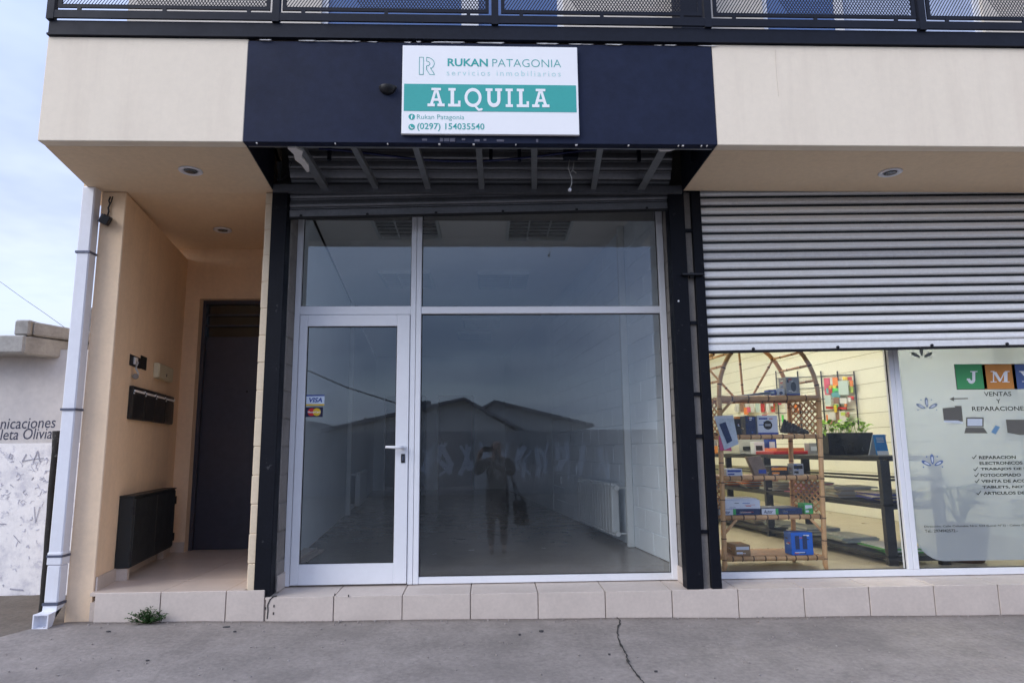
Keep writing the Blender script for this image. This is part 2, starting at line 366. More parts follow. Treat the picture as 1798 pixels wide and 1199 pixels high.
# crack that runs from the step to the street
m_crack = M('crack_shadow', (0.035, 0.033, 0.03), 0.95)
path = [(1080, 1082), (1090, 1091), (1084, 1106), (1086, 1124), (1093, 1139), (1099, 1150), (1102, 1163), (1111, 1177), (1121, 1188), (1129, 1199), (1150, 1222), (1158, 1260), (1190, 1300)]
pts = [ground_px(*p) for p in path]; fine = []
for a, b in zip(pts, pts[1:]):
    for t in range(5): fine.append(a.lerp(b, t / 5) + Vector((random.uniform(-.004, .004), random.uniform(-.004, .004), 0)))
cr = MB()
for i, p in enumerate(fine[:-1]):
    w0 = 0.0018 + 0.0030 * abs(math.sin(i * 0.9)) + (0.004 if i % 11 in (7, 8) else 0); q = fine[i + 1]; w1 = 0.0018 + 0.0030 * abs(math.sin((i + 1) * 0.9)) + (0.004 if (i + 1) % 11 in (7, 8) else 0)
    z0 = gz(p.x, p.y) + 0.0065; z1 = gz(q.x, q.y) + 0.0065
    cr.add([(p.x - w0, p.y, z0), (p.x + w0, p.y, z0), (q.x + w1, q.y, z1), (q.x - w1, q.y, z1)], [(0, 1, 2, 3)])
cr.build('crack', m_crack, walk)

# ------------------------------------------------------------------ the building
YG, YS, YFA, ZS, ZT = 5.2, 4.93, 4.08, 2.893, 3.60
B = thing('commercial_building', (0, 5.0, -0.2), 'two-storey cream rendered shop building with navy central fascia and mesh balcony', 'building')
SK = 0.10
def wR(Y, x0=1.62): return x0 - SK * (Y - 5.2)
def wL(Y, x0=-1.62): return x0 - SK * (Y - 5.2)
# step with tiled riser and treads
step = MB().box(-2.683, 9.0, 4.888, 5.30, -0.40, -0.030).prism([(-2.75, 4.96), (-1.60, 4.96), (-1.60, 6.95), (-3.06, 6.95)], -0.40, 0.012).build('step', m_grout, B)
jx = [at(p, 1062, 4.87).x for p in (165, 281, 396, 464)]
for i in range(3):
    MB().box(jx[i] + .003, jx[i + 1] - .003, 4.870 + random.uniform(0, .002), 4.886, -0.30, 0.034).build('tile', m_tile, step, bevel=.002)
j2 = [at(464, 1062, 4.87).x + 0.465 * i for i in range(0, 16)]
for i in range(15):
    MB().box(j2[i] + (.010 if i == 0 else .003), j2[i + 1] - .003, 4.870 + random.uniform(0, .003), 4.886, -0.40, -0.014).build('tile', m_tile, step, bevel=.002)
    MB().hexa([(j2[i] + .003, 4.8725, -.029), (j2[i + 1] - .003, 4.8725, -.029), (j2[i + 1] - .003, 5.25, -.029), (j2[i] + .003, 5.25, -.029)],
              [(j2[i] + .003, 4.8725, -.0145), (j2[i + 1] - .003, 4.8725, -.0145), (j2[i + 1] - .003, 5.25, -.004), (j2[i] + .003, 5.25, -.004)]).build('tile', m_tile, step, bevel=.0015)
rows = [4.8725, 5.29, 5.74, 6.19, 6.64, 6.9]; cols = [-2.683, jx[1], jx[2], -1.66]
for r in range(5):
    for c in range(3):
        x0, x1, y0, y1 = cols[c], cols[c + 1], rows[r] + .002, rows[r + 1] - .002
        xa0 = x0 - (0.18 * (y0 - 4.93) + .02 if c == 0 and r > 0 else 0); xa1 = x0 - (0.18 * (y1 - 4.93) + .03 if c == 0 else 0)
        MB().prism([(xa0 + .002, y0), (x1 - .002, y0), (x1 - .002, y1), (xa1 + .002, y1)], .013, .035).build('tile', m_tilein, step, bevel=.001)
# walls round the entrance alcove
YB = 6.75
MB().prism([(-2.87, 4.93), (-2.69, 4.93), (-3.02, YB), (-3.02, 6.95), (-3.28, 6.95)], -0.35, 2.89).build('wall', m_peach, B, bevel=.006)
dl, dr_, dt = at(334, 800, YB).x, -1.90, at(345, 525, YB).z
MB().box(-3.2, dl, YB, 6.95, -0.1, 3.1).build('wall', m_peach, B)
MB().box(dl - .001, -1.90, YB + .001, 6.95, dt, 3.1).build('wall', m_peach, B)
MB().prism([(-1.655, 5.0), (-1.630, 5.0), (wL(5.25) - .125, 5.26), (wL(17.2) - .125, 17.2), (wL(17.2) - .24, 17.2), (-1.95, 6.95)], -0.1, 3.30).build('wall', m_peach, B)
MB().hexa([(-3.02, 4.951, ZS), (-1.645, 4.951, ZS), (-1.90, 6.95, 3.01), (-3.35, 6.95, 3.01)], [(-3.02, 4.951, 3.2), (-1.645, 4.951, 3.2), (-1.90, 6.95, 3.2), (-3.35, 6.95, 3.2)]).build('alcove_ceiling', m_soffit, B)
sk = MB(); d = Vector((-0.33, 1.82)).normalized(); nrm = Vector((d.y, -d.x)) * 0.012
sk.prism([(-2.690, 4.945), (-2.690 + nrm.x, 4.945 + nrm.y), (-3.018 + nrm.x, YB - .002), (-3.018, YB - .002)], .035, .125); sk.build('skirting', m_tile, B)
sk = MB().box(-3.0, dl - .003, YB - .012, YB, .035, .125); sk.build('skirting', m_tile, B)
# cream block pier beside the steel post: each block its own piece
pier = MB().box(-1.656, -1.60, 4.932, 5.12, 0.0, 2.885).build('pier', m_peachblock, B)
z = 0.0; i = 0
while z < 2.85:
    h = 0.197 if z + 0.2 < 2.88 else 2.885 - z
    o = random.uniform(-.0015, .0015)
    MB().box(-1.660 + o, -1.598, 4.925 + random.uniform(0, .004), 5.0, z + (.002 if i else -.03), z + h + .001).build('block', m_peachblock, pier, bevel=.004); z += 0.2; i += 1
# jambs of concrete block either side of the window
for nm, xa, xb in (('L', -1.62, -1.480), ('R', 1.412, 1.62)):
    jb = MB().box(xa + .006, xb - .006, 5.01, 5.30, -.02, 3.0).build('jamb', m_inmort if 0 else m_conc, B)
    z = 0.0
    while z < 2.8:
        e = random.uniform(-.003, .003)
        MB().box(xa + e * .5, xb + e, 5.003, 5.255, z + .003, z + .196).build('block', m_conc, jb, bevel=.005); z += 0.2
    if nm == 'L': MB().box(xb + .003, xb + .013, 4.995, 5.165, -.004, .105).build('skirting_tile', m_tile, jb)
    else: MB().box(xa - .013, xa - .003, 4.995, 5.165, -.004, .105).build('skirting_tile', m_tile, jb)
# steel posts
def post(xa, xb, z0=0.0, y0=4.885):
    p = MB().box(xa, xb, y0, y0 + .006, z0, 2.94).box(xa, xa + .006, y0 + .006, y0 + .11, z0, 2.94).box(xb - .006, xb, y0 + .006, y0 + .11, z0, 2.94).build('steel_post', m_black, B, bevel=.002)
    return p
post(-1.598, -1.487, z0=-0.012); post(1.388, 1.506, z0=-.012); post(1.563, 1.634, z0=-.012)
fil = MB().box(1.508, 1.561, 4.92, 5.0, -.02, 2.9).build('joint_filler', m_conc, B)
for py in (405, 567, 692, 766, 934):
    z = at(1215, py, 4.9).z; MB().box(1.506, 1.563, 4.900, 4.921, z - .012, z + .012).build('tie', m_black, fil)
zt = at(1205, 483, 4.87).z
MB().box(1.455, 1.615, 4.845, 4.884, zt - .006, zt + .006).box(1.52, 1.55, 4.875, 4.9, zt - .02, zt + .02).build('bracket', m_rack, fil)
MB().disc((1.425, at(1190, 529, 4.88).z), .007, 4.880, 4.886, 10).build('screw_head', m_white, B)
# fascia
MB().box(-2.80, -1.534, YFA, YFA + .08, ZS, ZT).build('fascia', m_fascia, B, bevel=.004)
MB().hexa([(-2.80, 4.161, ZS + .051), (-2.72, 4.161, ZS + .051), (-2.86, 5.0, ZS + .051), (-2.955, 5.0, ZS + .051)], [(-2.80, 4.161, ZT), (-2.72, 4.161, ZT), (-2.86, 5.0, ZT), (-2.955, 5.0, ZT)]).build('fascia_return', m_fascia, B)
MB().box(-1.5335, 1.4955, YFA - .003, YFA + .06, ZS - .001, ZT - .014).build('navy_fascia', m_navy, B, bevel=.003)
f1 = MB().box(1.496, 4.6, YFA, YFA + .08, ZS, ZT).build('fascia', m_fascia, B, bevel=.004)
MB().box(4.602, 9.0, YFA, YFA + .08, ZS, ZT).build('fascia', m_fascia, B, bevel=.004)
hl = MB(); hp = [(1361, 88), (1362, 110), (1364, 140), (1367, 170)]
for a, b in zip(hp, hp[1:]):
    A_ = at(*a, YFA - .001); B_ = at(*b, YFA - .001); hl.slab([(A_.x, A_.z), (A_.x + .0012, A_.z), (B_.x + .0012, B_.z), (B_.x, B_.z)], YFA - .0015, YFA + .001)
hl.build('hairline_crack', M('hairline_shadow', (0.60, 0.52, 0.42), 0.9), f1)
pf = MB()
for k in range(26):
    x = random.uniform(-1.5, 1.45); ln = random.uniform(.02, .16)
    pf.slab([(x, ZT - .013), (x + ln, ZT - .012), (x + ln * .8, ZT - .013 - random.uniform(.002, .006)), (x + ln * .1, ZT - .013 - random.uniform(.001, .003))], YFA - .006 - .0004 * k, YFA - .004)
pf.build('peeling_paint_edge', m_plaster, B, kind='stuff')
# soffits: plastered on both sides, torn open behind the navy fascia
MB().prism([(-2.80, 4.1605), (-1.534, 4.1605), (-1.598, 4.86), (-1.598, 4.95), (-2.945, 4.95)], ZS, ZS + .05).build('soffit', m_soffit, B)
MB().prism([(1.4965, 4.1605), (9, 4.1605), (9, 4.905), (1.50, 4.865)], ZS, ZS + .05).build('soffit', m_soffit, B)
MB().prism([(-1.532, 4.145), (-1.524, 4.145), (-1.588, 4.87), (-1.597, 4.87)], ZS + .0, 3.45).build('cheek', m_navyd, B)
MB().prism([(1.486, 4.145), (1.4945, 4.145), (1.498, 4.87), (1.490, 4.87)], ZS + .0, 3.45).build('cheek', m_navyd, B)
MB().prism([(-2.79, 4.10), (9, 4.10), (9, 13), (-3.7, 13)], 3.45, 3.598).build('floor_slab', m_slabconc, B)
MB().box(-1.62, 1.64, 5.14, 5.50, 2.87, 3.449).build('lintel', m_slabconc, B)
MB().box(1.64, 9.0, 5.14, 5.50, 2.80, 3.449).build('lintel', m_slabconc, B)
MB().box(-1.53, 1.49, 4.142, 4.172, 2.90, 2.945).build('runner', m_stud, B)
# metal studs that once carried the soffit boards
sf = [-1.201, -0.852, -0.452, -0.043, 0.318, 0.751, 1.173]; sb = [-1.201, -0.822, -0.433, -0.03, 0.367, 0.816, 1.182]
for i in range(7):
    a, b, wd = sf[i], sb[i], (.026 if i not in (0, 6) else .036)
    s = MB().hexa([(a - wd, 4.15, 2.897), (a + wd * .55, 4.15, 2.897), (b + wd * .55, 4.86, 2.897), (b - wd, 4.86, 2.897)],
                  [(a - wd, 4.15, 2.901), (a + wd * .55, 4.15, 2.901), (b + wd * .55, 4.86, 2.901), (b - wd, 4.86, 2.901)])
    s.hexa([(a + wd * .55 - .003, 4.15, 2.901), (a + wd * .55, 4.15, 2.901), (b + wd * .55, 4.86, 2.901), (b + wd * .55 - .003, 4.86, 2.901)],
           [(a + wd * .55 - .003, 4.15, 2.935), (a + wd * .55, 4.15, 2.935), (b + wd * .55, 4.86, 2.935), (b + wd * .55 - .003, 4.86, 2.935)])
    st = s.build('ceiling_stud', m_stud, B)
    if i == 0:
        MB().prism([(a - .075, 4.15), (a - .02, 4.14), (a + .01, 4.2), (a - .02, 4.28), (a - .01, 4.42), (a - .03, 4.52), (a - .05, 4.53), (a - .055, 4.40), (a - .075, 4.33), (a - .06, 4.24)], 2.884, 2.8965).build('plaster_remnant', m_plaster, st)
    elif i == 6:
        MB().prism([(a - .05, 4.143), (a + .06, 4.141), (a + .03, 4.165), (a - .03, 4.168)], 2.886, 2.8965).build('plaster_remnant', m_plaster, st)
for px in (578, 862, 912, 1012, 1122, 1215):
    x = at(px, 285, 4.5).x
    MB().box(x - .012, x + .012, 4.49, 4.51, 2.96 if px != 1012 else 3.0, 3.45).build('hanger', m_navyd, B)
crumbs = MB()
for px in (450, 588, 680, 770, 1010, 1102, 1190, 1197, 1230, 1240, 905, 830):
    x = at(px, 256, 4.09).x; wv = random.uniform(.004, .014)
    crumbs.box(x, x + wv, 4.081, 4.095, ZS - .008, ZS - .0012)
crumbs.build('plaster_crumbs', m_plaster, B, kind='stuff')
# channel beam under the balcony and the balcony railing
MB().box(-2.80, 9, 4.075, 4.095, ZT + .004, 3.712).box(-2.80, 9, 4.095, 4.16, 3.700, 3.712).box(-2.80, 9, 4.06, 4.075, ZT + .004, ZT + .016).build('channel_beam', m_navyd, B)
rail = sub('railing', B)
MB().box(-2.80, 9, 4.060, 4.074, 3.722, 3.776).build('bottom_rail', m_navyd, rail)
MB().box(-2.80, 9, 4.055, 4.100, 4.66, 4.70).build('top_rail', m_navyd, rail)
px_ = [-2.79, -1.3625, 0.061, 1.478, 2.939, 4.36, 5.8, 7.3, 8.9]
for i, x in enumerate(px_):
    MB().box(x - .023, x + .023, 4.058, 4.098, 3.714, 4.66).build('post', m_navyd, rail)
    if i == len(px_) - 1: continue
    a, b = x + .040, px_[i + 1] - .040; za, zb = 3.798, 4.645
    MB().box(a, b, 4.066, 4.078, za, za + .024).box(a, b, 4.066, 4.078, zb - .024, zb).box(a, a + .024, 4.066, 4.078, za + .024, zb - .024).box(b - .024, b, 4.066, 4.078, za + .024, zb - .024).build('panel_frame', m_navyd, rail)
    tb = MB()
    for t in (.10, .5, .9):
        xx = a + (b - a) * t; tb.box(xx - .012, xx + .012, 4.066, 4.076, 3.776, za)
    tb.build('tab', m_navyd, rail)
    ms = MB(); a2, b2, z2, z3 = a + .024, b - .024, za + .024, zb - .024; H_ = z3 - z2
    st_ = 0.0205; n_ = int((b2 - a2 + H_) / st_)
    for k in range(n_):
        for sgn in (1, -1):
            o_ = k * st_ - (H_ if sgn > 0 else 0)
            P = []
            for zq in (0, H_):
                xq = o_ + zq * 0.62 if sgn > 0 else o_ + H_ * .62 - zq * 0.62
                P.append([xq, zq])
            (x0, q0), (x1, q1) = P; W = b2 - a2
            if x0 == x1: continue
            qa, qb = q0, q1
            def clipx(xc):
                t = (xc - x0) / (x1 - x0); return qa + t * (qb - qa)
            lo_, hi_ = sorted((x0, x1))
            if hi_ <= 0 or lo_ >= W: continue
            if x0 < 0: q0 = clipx(0); x0_ = 0
            elif x0 > W: q0 = clipx(W); x0_ = W
            else: x0_ = x0
            if x1 < 0: q1n = clipx(0); x1_ = 0
            elif x1 > W: q1n = clipx(W); x1_ = W
            else: q1n = q1; x1_ = x1
            y = 4.070 if sgn > 0 else 4.072; h = .0036
            ms.add([(a2 + x0_ - h, y, z2 + q0), (a2 + x0_ + h, y, z2 + q0), (a2 + x1_ + h, y, z2 + q1n), (a2 + x1_ - h, y, z2 + q1n)], [(0, 1, 2, 3)])
    ms.build('expanded_mesh', m_navyd, rail, kind='stuff')
# upper storey
MB().prism([(-2.70, 4.12), (9, 4.12), (9, 5.2), (-2.8, 5.2)], 3.5985, 3.66).build('balcony_floor', m_tilein, B)
UW = 5.2
def upper(x0, x1, z0=3.66, z1=6.4): MB().box(x0, x1, UW, UW + .25, z0, z1).build('upper_wall', M('upper_cream_render', (0.62, 0.57, 0.50), 0.85, var=0.06, bump=0.3) if 'upper_cream_render' not in bpy.data.materials else bpy.data.materials['upper_cream_render'], B)
win = [(-1.37, 0.66), (2.37, 4.31)]
upper(-2.95, -1.37); upper(0.66, 2.37); upper(4.31, 9.0); upper(-1.37, 0.66, 5.75); upper(2.37, 4.31, 5.75)
m_blue = M('blue_tinted_glass', (0.05, 0.11, 0.28), 0.08, var=0.05, bump=0, spec=1.0)
m_curt = M('pale_curtain', (0.45, 0.52, 0.68), 0.8, var=0.1)
for (x0, x1), ms_ in zip(win, ([(-.204, -.061)], [(3.02, 3.09)])):
    wi = sub('window', B)
    for a, b in ((x0, x0 + .05), (x1 - .05, x1)) + tuple(ms_):
        MB().box(a, b, UW + .03, UW + .09, 3.67, 5.75).build('frame', m_white, wi)
    MB().box(x0 + .05, x1 - .05, UW + .031, UW + .089, 5.69, 5.75).build('frame', m_white, wi)
    e = [x0 + .05] + [v for m_ in ms_ for v in m_] + [x1 - .05]
    for k in range(0, len(e), 2): MB().box(e[k], e[k + 1], UW + .055, UW + .062, 3.67, 5.69).build('pane', m_blue if not (x0 > 2 and k == 2) else m_curt, wi)
MB().box(1.58, 1.76, 4.95, 5.19, 3.66, 6.4).build('upper_post', m_navyd, B)
MB().prism([(-2.9, 4.9), (9.1, 4.9), (9.1, 17.4), (-4.2, 17.4)], 6.4, 6.6).build('roof', m_slabconc, B)
# party walls, upper shell and outer right end so that the place is closed
MB().prism([(wR(5.25), 5.25), (wR(5.25, 1.72), 5.25), (wR(17.2, 1.72), 17.2), (wR(17.2), 17.2)], -.05, 3.45).build('party_wall', m_inmort, B)
MB().prism([(wR(5.25, 5.60), 5.25), (wR(5.25, 5.9), 5.25), (wR(17.2, 5.9), 17.2), (wR(17.2, 5.60), 17.2)], -.05, 3.45).build('party_wall', m_ymort, B)
MB().box(5.62, 9.0, 5.0, 5.30, -0.1, 2.80).build('wall', m_peach, B)
MB().box(-3.9, 9.2, 19.2, 19.4, -0.2, 6.4).build('wall', m_conc, B)
MB().prism([(-3.30, 6.96), (-3.15, 6.96), (-4.1, 19.2), (-4.3, 19.2)], -0.2, 6.4).build('wall', m_conc, B)
MB().box(9.0, 9.2, 4.3, 19.2, -0.2, 6.4).build('wall', m_peach, B)
# entrance door in the alcove
ed = sub('entrance_door', B); YD = 6.87
zt_ = at(400, 592, YD).z
MB().box(dl + .035, -1.9, YD, YD + .04, .036, zt_).build('leaf', m_doorn, ed, bevel=.003)
MB().box(dl + .001, dl + .035, YD - .04, YD + .05, .036, dt - .001).box(dl + .035, -1.9, YD - .04, YD + .05, dt - .035, dt - .001).build('door_frame', m_doorn, ed)
MB().box(dl + .035, -1.9, YD + .01, YD + .018, zt_, dt - .035).build('transom_pane', glass('dark_transom_glass', 3.0, (0.10, 0.10, 0.11)), ed)
hh = (dt - .035 - zt_) / 3
for k in (1, 2): MB().box(dl + .035, -1.9, YD - .02, YD, zt_ + hh * k - .008, zt_ + hh * k + .008).build('transom_bar', m_doorn, ed)
p_ = at(434, 688, YD); MB().disc((p_.x, p_.z), .012, YD - .006, YD, 12).build('lock', m_rack, ed)

# ------------------------------------------------------------------ shop front of the empty shop
sw = sub('shop_window', B)
y0, y1 = 5.165, 5.235
xl, xr, m0, m1 = -1.479, 1.408, -0.590, -0.508
zt0, zt1 = 2.000, 2.066
def fb(x0, x1, z0, z1, ya=y0, yb=y1, par=sw, mat=m_white, nm='frame_bar'): return MB().box(x0, x1, ya, yb, z0, z1).build(nm, mat, par, bevel=.003)
fb(xl, xl + .042, 0.0, 2.95); fb(xr - .048, xr, 0.0, 2.95); fb(m0, m0 + .040, 0.0, 2.95); fb(m0 + .043, m1, 0.0, 2.95)
fb(xl + .042, m0, zt0, zt1, ya=5.167); fb(m1, xr - .048, zt0 + .006, zt1 - .004, ya=5.169); fb(m1, xr - .048, 0.0, .048, ya=5.169)
fb(xl + .042, m0, 2.88, 2.95, ya=5.168); fb(m1, xr - .048, 2.88, 2.95, ya=5.168)
def pane(x0, x1, z0, z1, par, mat, y=5.2):
    p = MB().box(x0, x1, y, y + .006, z0, z1).build('pane', mat, par)
    gk = MB(); t = .006; ya = y - .006
    gk.box(x0, x1, ya, y - .0005, z0, z0 + t).box(x0, x1, ya, y - .0005, z1 - t, z1).box(x0, x0 + t, ya, y - .0005, z0 + t, z1 - t).box(x1 - t, x1, ya, y - .0005, z0 + t, z1 - t)
    gk.build('gasket', m_gasket, par)
    return p
pane(xl + .042, m0, zt1, 2.88, sw, m_glass); pane(m1, xr - .048, zt1 - .004, 2.88, sw, m_glass); pane(m1, xr - .048, .048, zt0 + .006, sw, m_glass)
dr = sub('shop_door', B)
dx0, dx1, dz0, dz1 = xl + .046, m0 - .004, 0.008, zt0 - .004
gx0, gx1, gz0, gz1 = -1.375, -0.690, .152, 1.908
MB().box(dx0, gx0, 5.158, 5.205, dz0, dz1).build('stile', m_white, dr, bevel=.003); MB().box(gx1, dx1, 5.158, 5.205, dz0, dz1).build('stile', m_white, dr, bevel=.003)
MB().box(gx0, gx1, 5.1585, 5.205, dz0, gz0).build('rail', m_white, dr, bevel=.003); MB().box(gx0, gx1, 5.1585, 5.205, gz1, dz1).build('rail', m_white, dr, bevel=.003)
pane(gx0, gx1, gz0, gz1, dr, m_glass, 5.185)
hz = 0.985; hd = MB().tube([(-.632, 5.158, hz), (-.632, 5.115, hz)], .011, 10).tube([(-.630, 5.113, hz), (-.66, 5.108, hz), (-.755, 5.106, hz + .004)], [.012, .012, .0095], 10)
hd.build('handle', m_white, dr, smooth=True)
MB().disc((-.632, hz), .020, 5.150, 5.158, 16).build('rosette', m_white, dr)
lk = MB().box(-.645, -.617, 5.152, 5.158, .872, .937).build('lock_plate', m_rack, dr)
MB().box(-.635, -.627, 5.1495, 5.152, .888, .922).build('keyhole', m_band, dr)

# roller shutter of the empty shop, rolled up and hanging a little crooked
rs = sub('roller_shutter', B)
def slat_profile(h, d, n=7): return [(-d * math.sin(math.pi * k / (n - 1)) - .002 * 0, h * k / (n - 1)) for k in range(n)]
SLAT = [(.003, 0), (-.006, .003), (-.007, .007), (-.001, .011), (.003, .013), (-.008, .018), (-.017, .026), (-.018, .034), (-.013, .050), (-.006, .064), (-.001, .0715)]
SL2 = [(.006, 0), (-.009, .004), (-.0165, .011), (-.0175, .020), (-.013, .035), (-.006, .048), (.002, .0525)]
def slat_mesh(name, x0, x1, h, d, mat, SLAT=SLAT):
    s = MB(); pr = [(y * d / .018, z * h / .0722) for y, z in SLAT]; a = [(x0, y, z) for y, z in pr] + [(x0, .006, pr[-1][1]), (x0, .006, 0)]; b = [(x1, y, z) for y, z in pr] + [(x1, .006, pr[-1][1]), (x1, .006, 0)]
    s.hexa(a, b); return s.mesh(name, mat)
tilt = math.atan2(2.778 - 2.707, 2.72)
zb0 = (2.707 + 2.778) / 2
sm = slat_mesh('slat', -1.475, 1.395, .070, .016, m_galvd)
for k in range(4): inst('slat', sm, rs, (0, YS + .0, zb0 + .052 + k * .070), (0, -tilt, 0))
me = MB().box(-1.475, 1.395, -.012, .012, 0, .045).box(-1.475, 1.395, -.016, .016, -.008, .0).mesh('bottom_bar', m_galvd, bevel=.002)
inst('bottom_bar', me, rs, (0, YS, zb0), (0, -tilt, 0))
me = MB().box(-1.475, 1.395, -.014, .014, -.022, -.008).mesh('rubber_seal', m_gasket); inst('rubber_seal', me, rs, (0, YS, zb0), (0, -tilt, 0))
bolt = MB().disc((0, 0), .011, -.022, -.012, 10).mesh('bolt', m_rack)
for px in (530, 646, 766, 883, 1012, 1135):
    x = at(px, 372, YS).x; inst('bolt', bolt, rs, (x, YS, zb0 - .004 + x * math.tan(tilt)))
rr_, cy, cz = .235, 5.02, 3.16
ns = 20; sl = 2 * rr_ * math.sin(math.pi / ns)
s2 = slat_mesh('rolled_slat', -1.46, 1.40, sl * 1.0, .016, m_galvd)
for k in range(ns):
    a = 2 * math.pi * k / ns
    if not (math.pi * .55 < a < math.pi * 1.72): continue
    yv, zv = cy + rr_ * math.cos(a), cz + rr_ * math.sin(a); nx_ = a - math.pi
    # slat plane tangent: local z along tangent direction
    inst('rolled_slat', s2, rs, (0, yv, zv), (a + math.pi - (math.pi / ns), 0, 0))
MB().box(-1.59, 1.49, 4.862, 4.905, 2.872, 2.905).box(-1.59, 1.49, 4.862, 4.868, 2.905, 2.93).build('angle_iron', m_galvd, B)
MB().box(-1.48, 1.385, 4.94, 5.13, 2.93, 2.95).build('shutter_box_floor', m_galvd, B)

# ------------------------------------------------------------------ shop front and shutter of the neighbouring shop
rw = sub('display_window', B)
fb(1.640, 9.0 - 3.4, -.002, .045, par=rw, ya=5.168); fb(3.148, 3.188, .045, 2.80, par=rw); fb(3.190, 3.232, .045, 2.80, par=rw); fb(1.638, 1.690, .045, 2.80, par=rw); fb(5.55, 5.60, .045, 2.8, par=rw)
pane(1.690, 3.148, .045, 2.75, rw, m_glass2); pane(3.232, 5.55, .045, 2.75, rw, m_glass2)
rs2 = sub('roller_shutter', B)
m_galvb = M('dull_galvanised_steel', (0.74, 0.74, 0.74), 0.45, metal=0.2, var=0.15, scale=6, bump=0.15, bscale=14, stain=0.35, stain_col=(0.42, 0.42, 0.44), stain_scale=6)
m_galvc = M('bright_galvanised_steel', (0.95, 0.94, 0.92), 0.36, metal=0.12, var=0.10, scale=7, bump=0.15, bscale=12, stain=0.25, stain_col=(0.60, 0.60, 0.62), stain_scale=8)
m_gapshade = M('slat_gap_shade', (0.045, 0.05, 0.052), 0.6, metal=0.3, var=0.2)  # near-black colour that paints the shade in the gaps between slats
tilt2 = math.atan2(1.704 - 1.668, 2.43)
X0, X1 = 1.640, 5.58; zc = lambda x: 1.668 + (x - 1.637) * math.tan(tilt2)
sms = [slat_mesh('slat', X0, X1, .0722, .020 - .0008 * q, m_, SL2) for q, m_ in enumerate((m_galv, m_galv, m_galvb, m_galvc))]
xm = 0
for k in range(17):
    o = inst('slat', sms[(0, 3, 0, 1, 2, 0, 3, 1, 0, 2, 1, 0, 3, 0, 1, 2, 1)[k]], rs2, (0, YS + .003 * random.uniform(-1, 1), 1.668 + .050 + k * .0722 - 1.637 * math.tan(tilt2)), (0, -tilt2, 0))
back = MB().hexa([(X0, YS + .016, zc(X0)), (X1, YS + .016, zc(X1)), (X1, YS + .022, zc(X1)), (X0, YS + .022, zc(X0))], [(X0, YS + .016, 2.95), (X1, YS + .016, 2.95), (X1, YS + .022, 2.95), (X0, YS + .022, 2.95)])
back.build('gap_shade_sheet', m_gapshade, rs2)  # sheet added behind the slats so that their gaps read as shaded
me = MB().box(X0, X1, -.014, .012, 0, .046).mesh('bottom_bar', m_galv, bevel=.003); inst('bottom_bar', me, rs2, (0, YS, 1.668 - 1.637 * math.tan(tilt2)), (0, -tilt2, 0))
me = MB().box(X0, X1, -.012, .012, -.018, 0).mesh('rubber_seal', m_gasket); inst('rubber_seal', me, rs2, (0, YS, 1.668 - 1.637 * math.tan(tilt2)), (0, -tilt2, 0))
for px in (1321, 1469, 1634, 1766):
    x = at(px, 612, YS).x; inst('bolt', bolt, rs2, (x, YS - .002, zc(x) + .008))

# grit scattered over the pavement
random.seed(31); gr_ = MB()
for k in range(420):
    x = random.uniform(-3.4, 3.6); y = random.uniform(3.2, 4.86); 
    if random.random() < .35: y = 4.86 - abs(random.gauss(0, .04))
    if y > back_edge(x) - .02: continue
    r_ = random.uniform(.0025, .0075); z_ = gz(x, y) + .003
    gr_.prism([(x + r_ * random.uniform(.6, 1.2) * math.cos(a), y + r_ * random.uniform(.5, 1.1) * math.sin(a)) for a in (0, 1.26, 2.51, 3.77, 5.03)], z_ - .004, z_ + r_ * .5)
gr_.build('grit', M('pale_grit', (0.30, 0.27, 0.25), 0.9, var=0.6, scale=40), walk, kind='stuff')

ck = MB(); q = [at(*p, 4.8695) for p in ((469, 1086), (470.5, 1072), (470, 1062), (474, 1053), (479, 1048), (486, 1046))]
ck.ribbon([(v.x, v.z) for v in q], .008, 4.8698, .0006)
for px, py in ((466, 1068), (481, 1064), (480, 1077), (588, 1044), (612, 1046)):
    v = at(px, py, 4.869); ck.box(v.x - .004, v.x + .004, 4.868, 4.8695, v.z - .008, v.z + .008)
ck.build('chipped_crack', m_crack, step)
# ------------------------------------------------------------------ inside the empty shop
YBK = 17.0
MB().prism([(-1.62, 5.236), (1.62, 5.236), (wR(YBK + 2.2), YBK + 2.2), (wL(YBK + 2.2), YBK + 2.2)], -0.10, 0.0).build('shop_floor', m_infloor, kind='structure')
MB().prism([(-1.62, 5.50), (1.62, 5.50), (wR(YBK + 2.2), YBK + 2.2), (wL(YBK + 2.2), YBK + 2.2)], 3.28, 3.30).build('shop_ceiling', m_ceil, kind='structure')
MB().prism([(wL(5.25) - .12, 5.25), (wL(5.25), 5.25), (wL(YBK), YBK), (wL(YBK) - .12, YBK)], 0.0, 3.28).build('shop_wall_left', m_inwall, kind='structure')
wr = MB().prism([(wR(5.25) + .004, 5.25), (wR(5.25) + .09, 5.25), (wR(YBK) + .09, YBK), (wR(YBK) + .004, YBK)], 0.0, 3.28).build('shop_wall_right', m_inmort, kind='structure')
ang = math.atan(SK)
bmesh_ = MB().box(-.010, .010, -.197, .197, -.0970, .0970).mesh('block', m_inwall, bevel=.004)
for r in range(16):
    for c in range(14):
        Y = 5.30 + (c + (.5 if r % 2 else 0)) * 0.40 * math.cos(ang)
        inst('block', bmesh_, wr, (wR(Y) + random.uniform(-.001, .001), Y, .10 + r * .2), (0, 0, ang))
far = MB().prism([(wR(10.95) - .004, 10.95), (wR(10.95) + .004, 10.95), (wR(YBK) + .004, YBK), (wR(YBK) - .004, YBK)], 0, 3.28).build('plain_stretch', m_inwall, wr)
bx = [wL(YBK) - .2, at(674, 800, YBK).x, at(748, 800, YBK).x, at(768, 800, YBK).x, at(832, 800, YBK).x, wR(YBK) + .2]; zo = at(760, 694, YBK).z
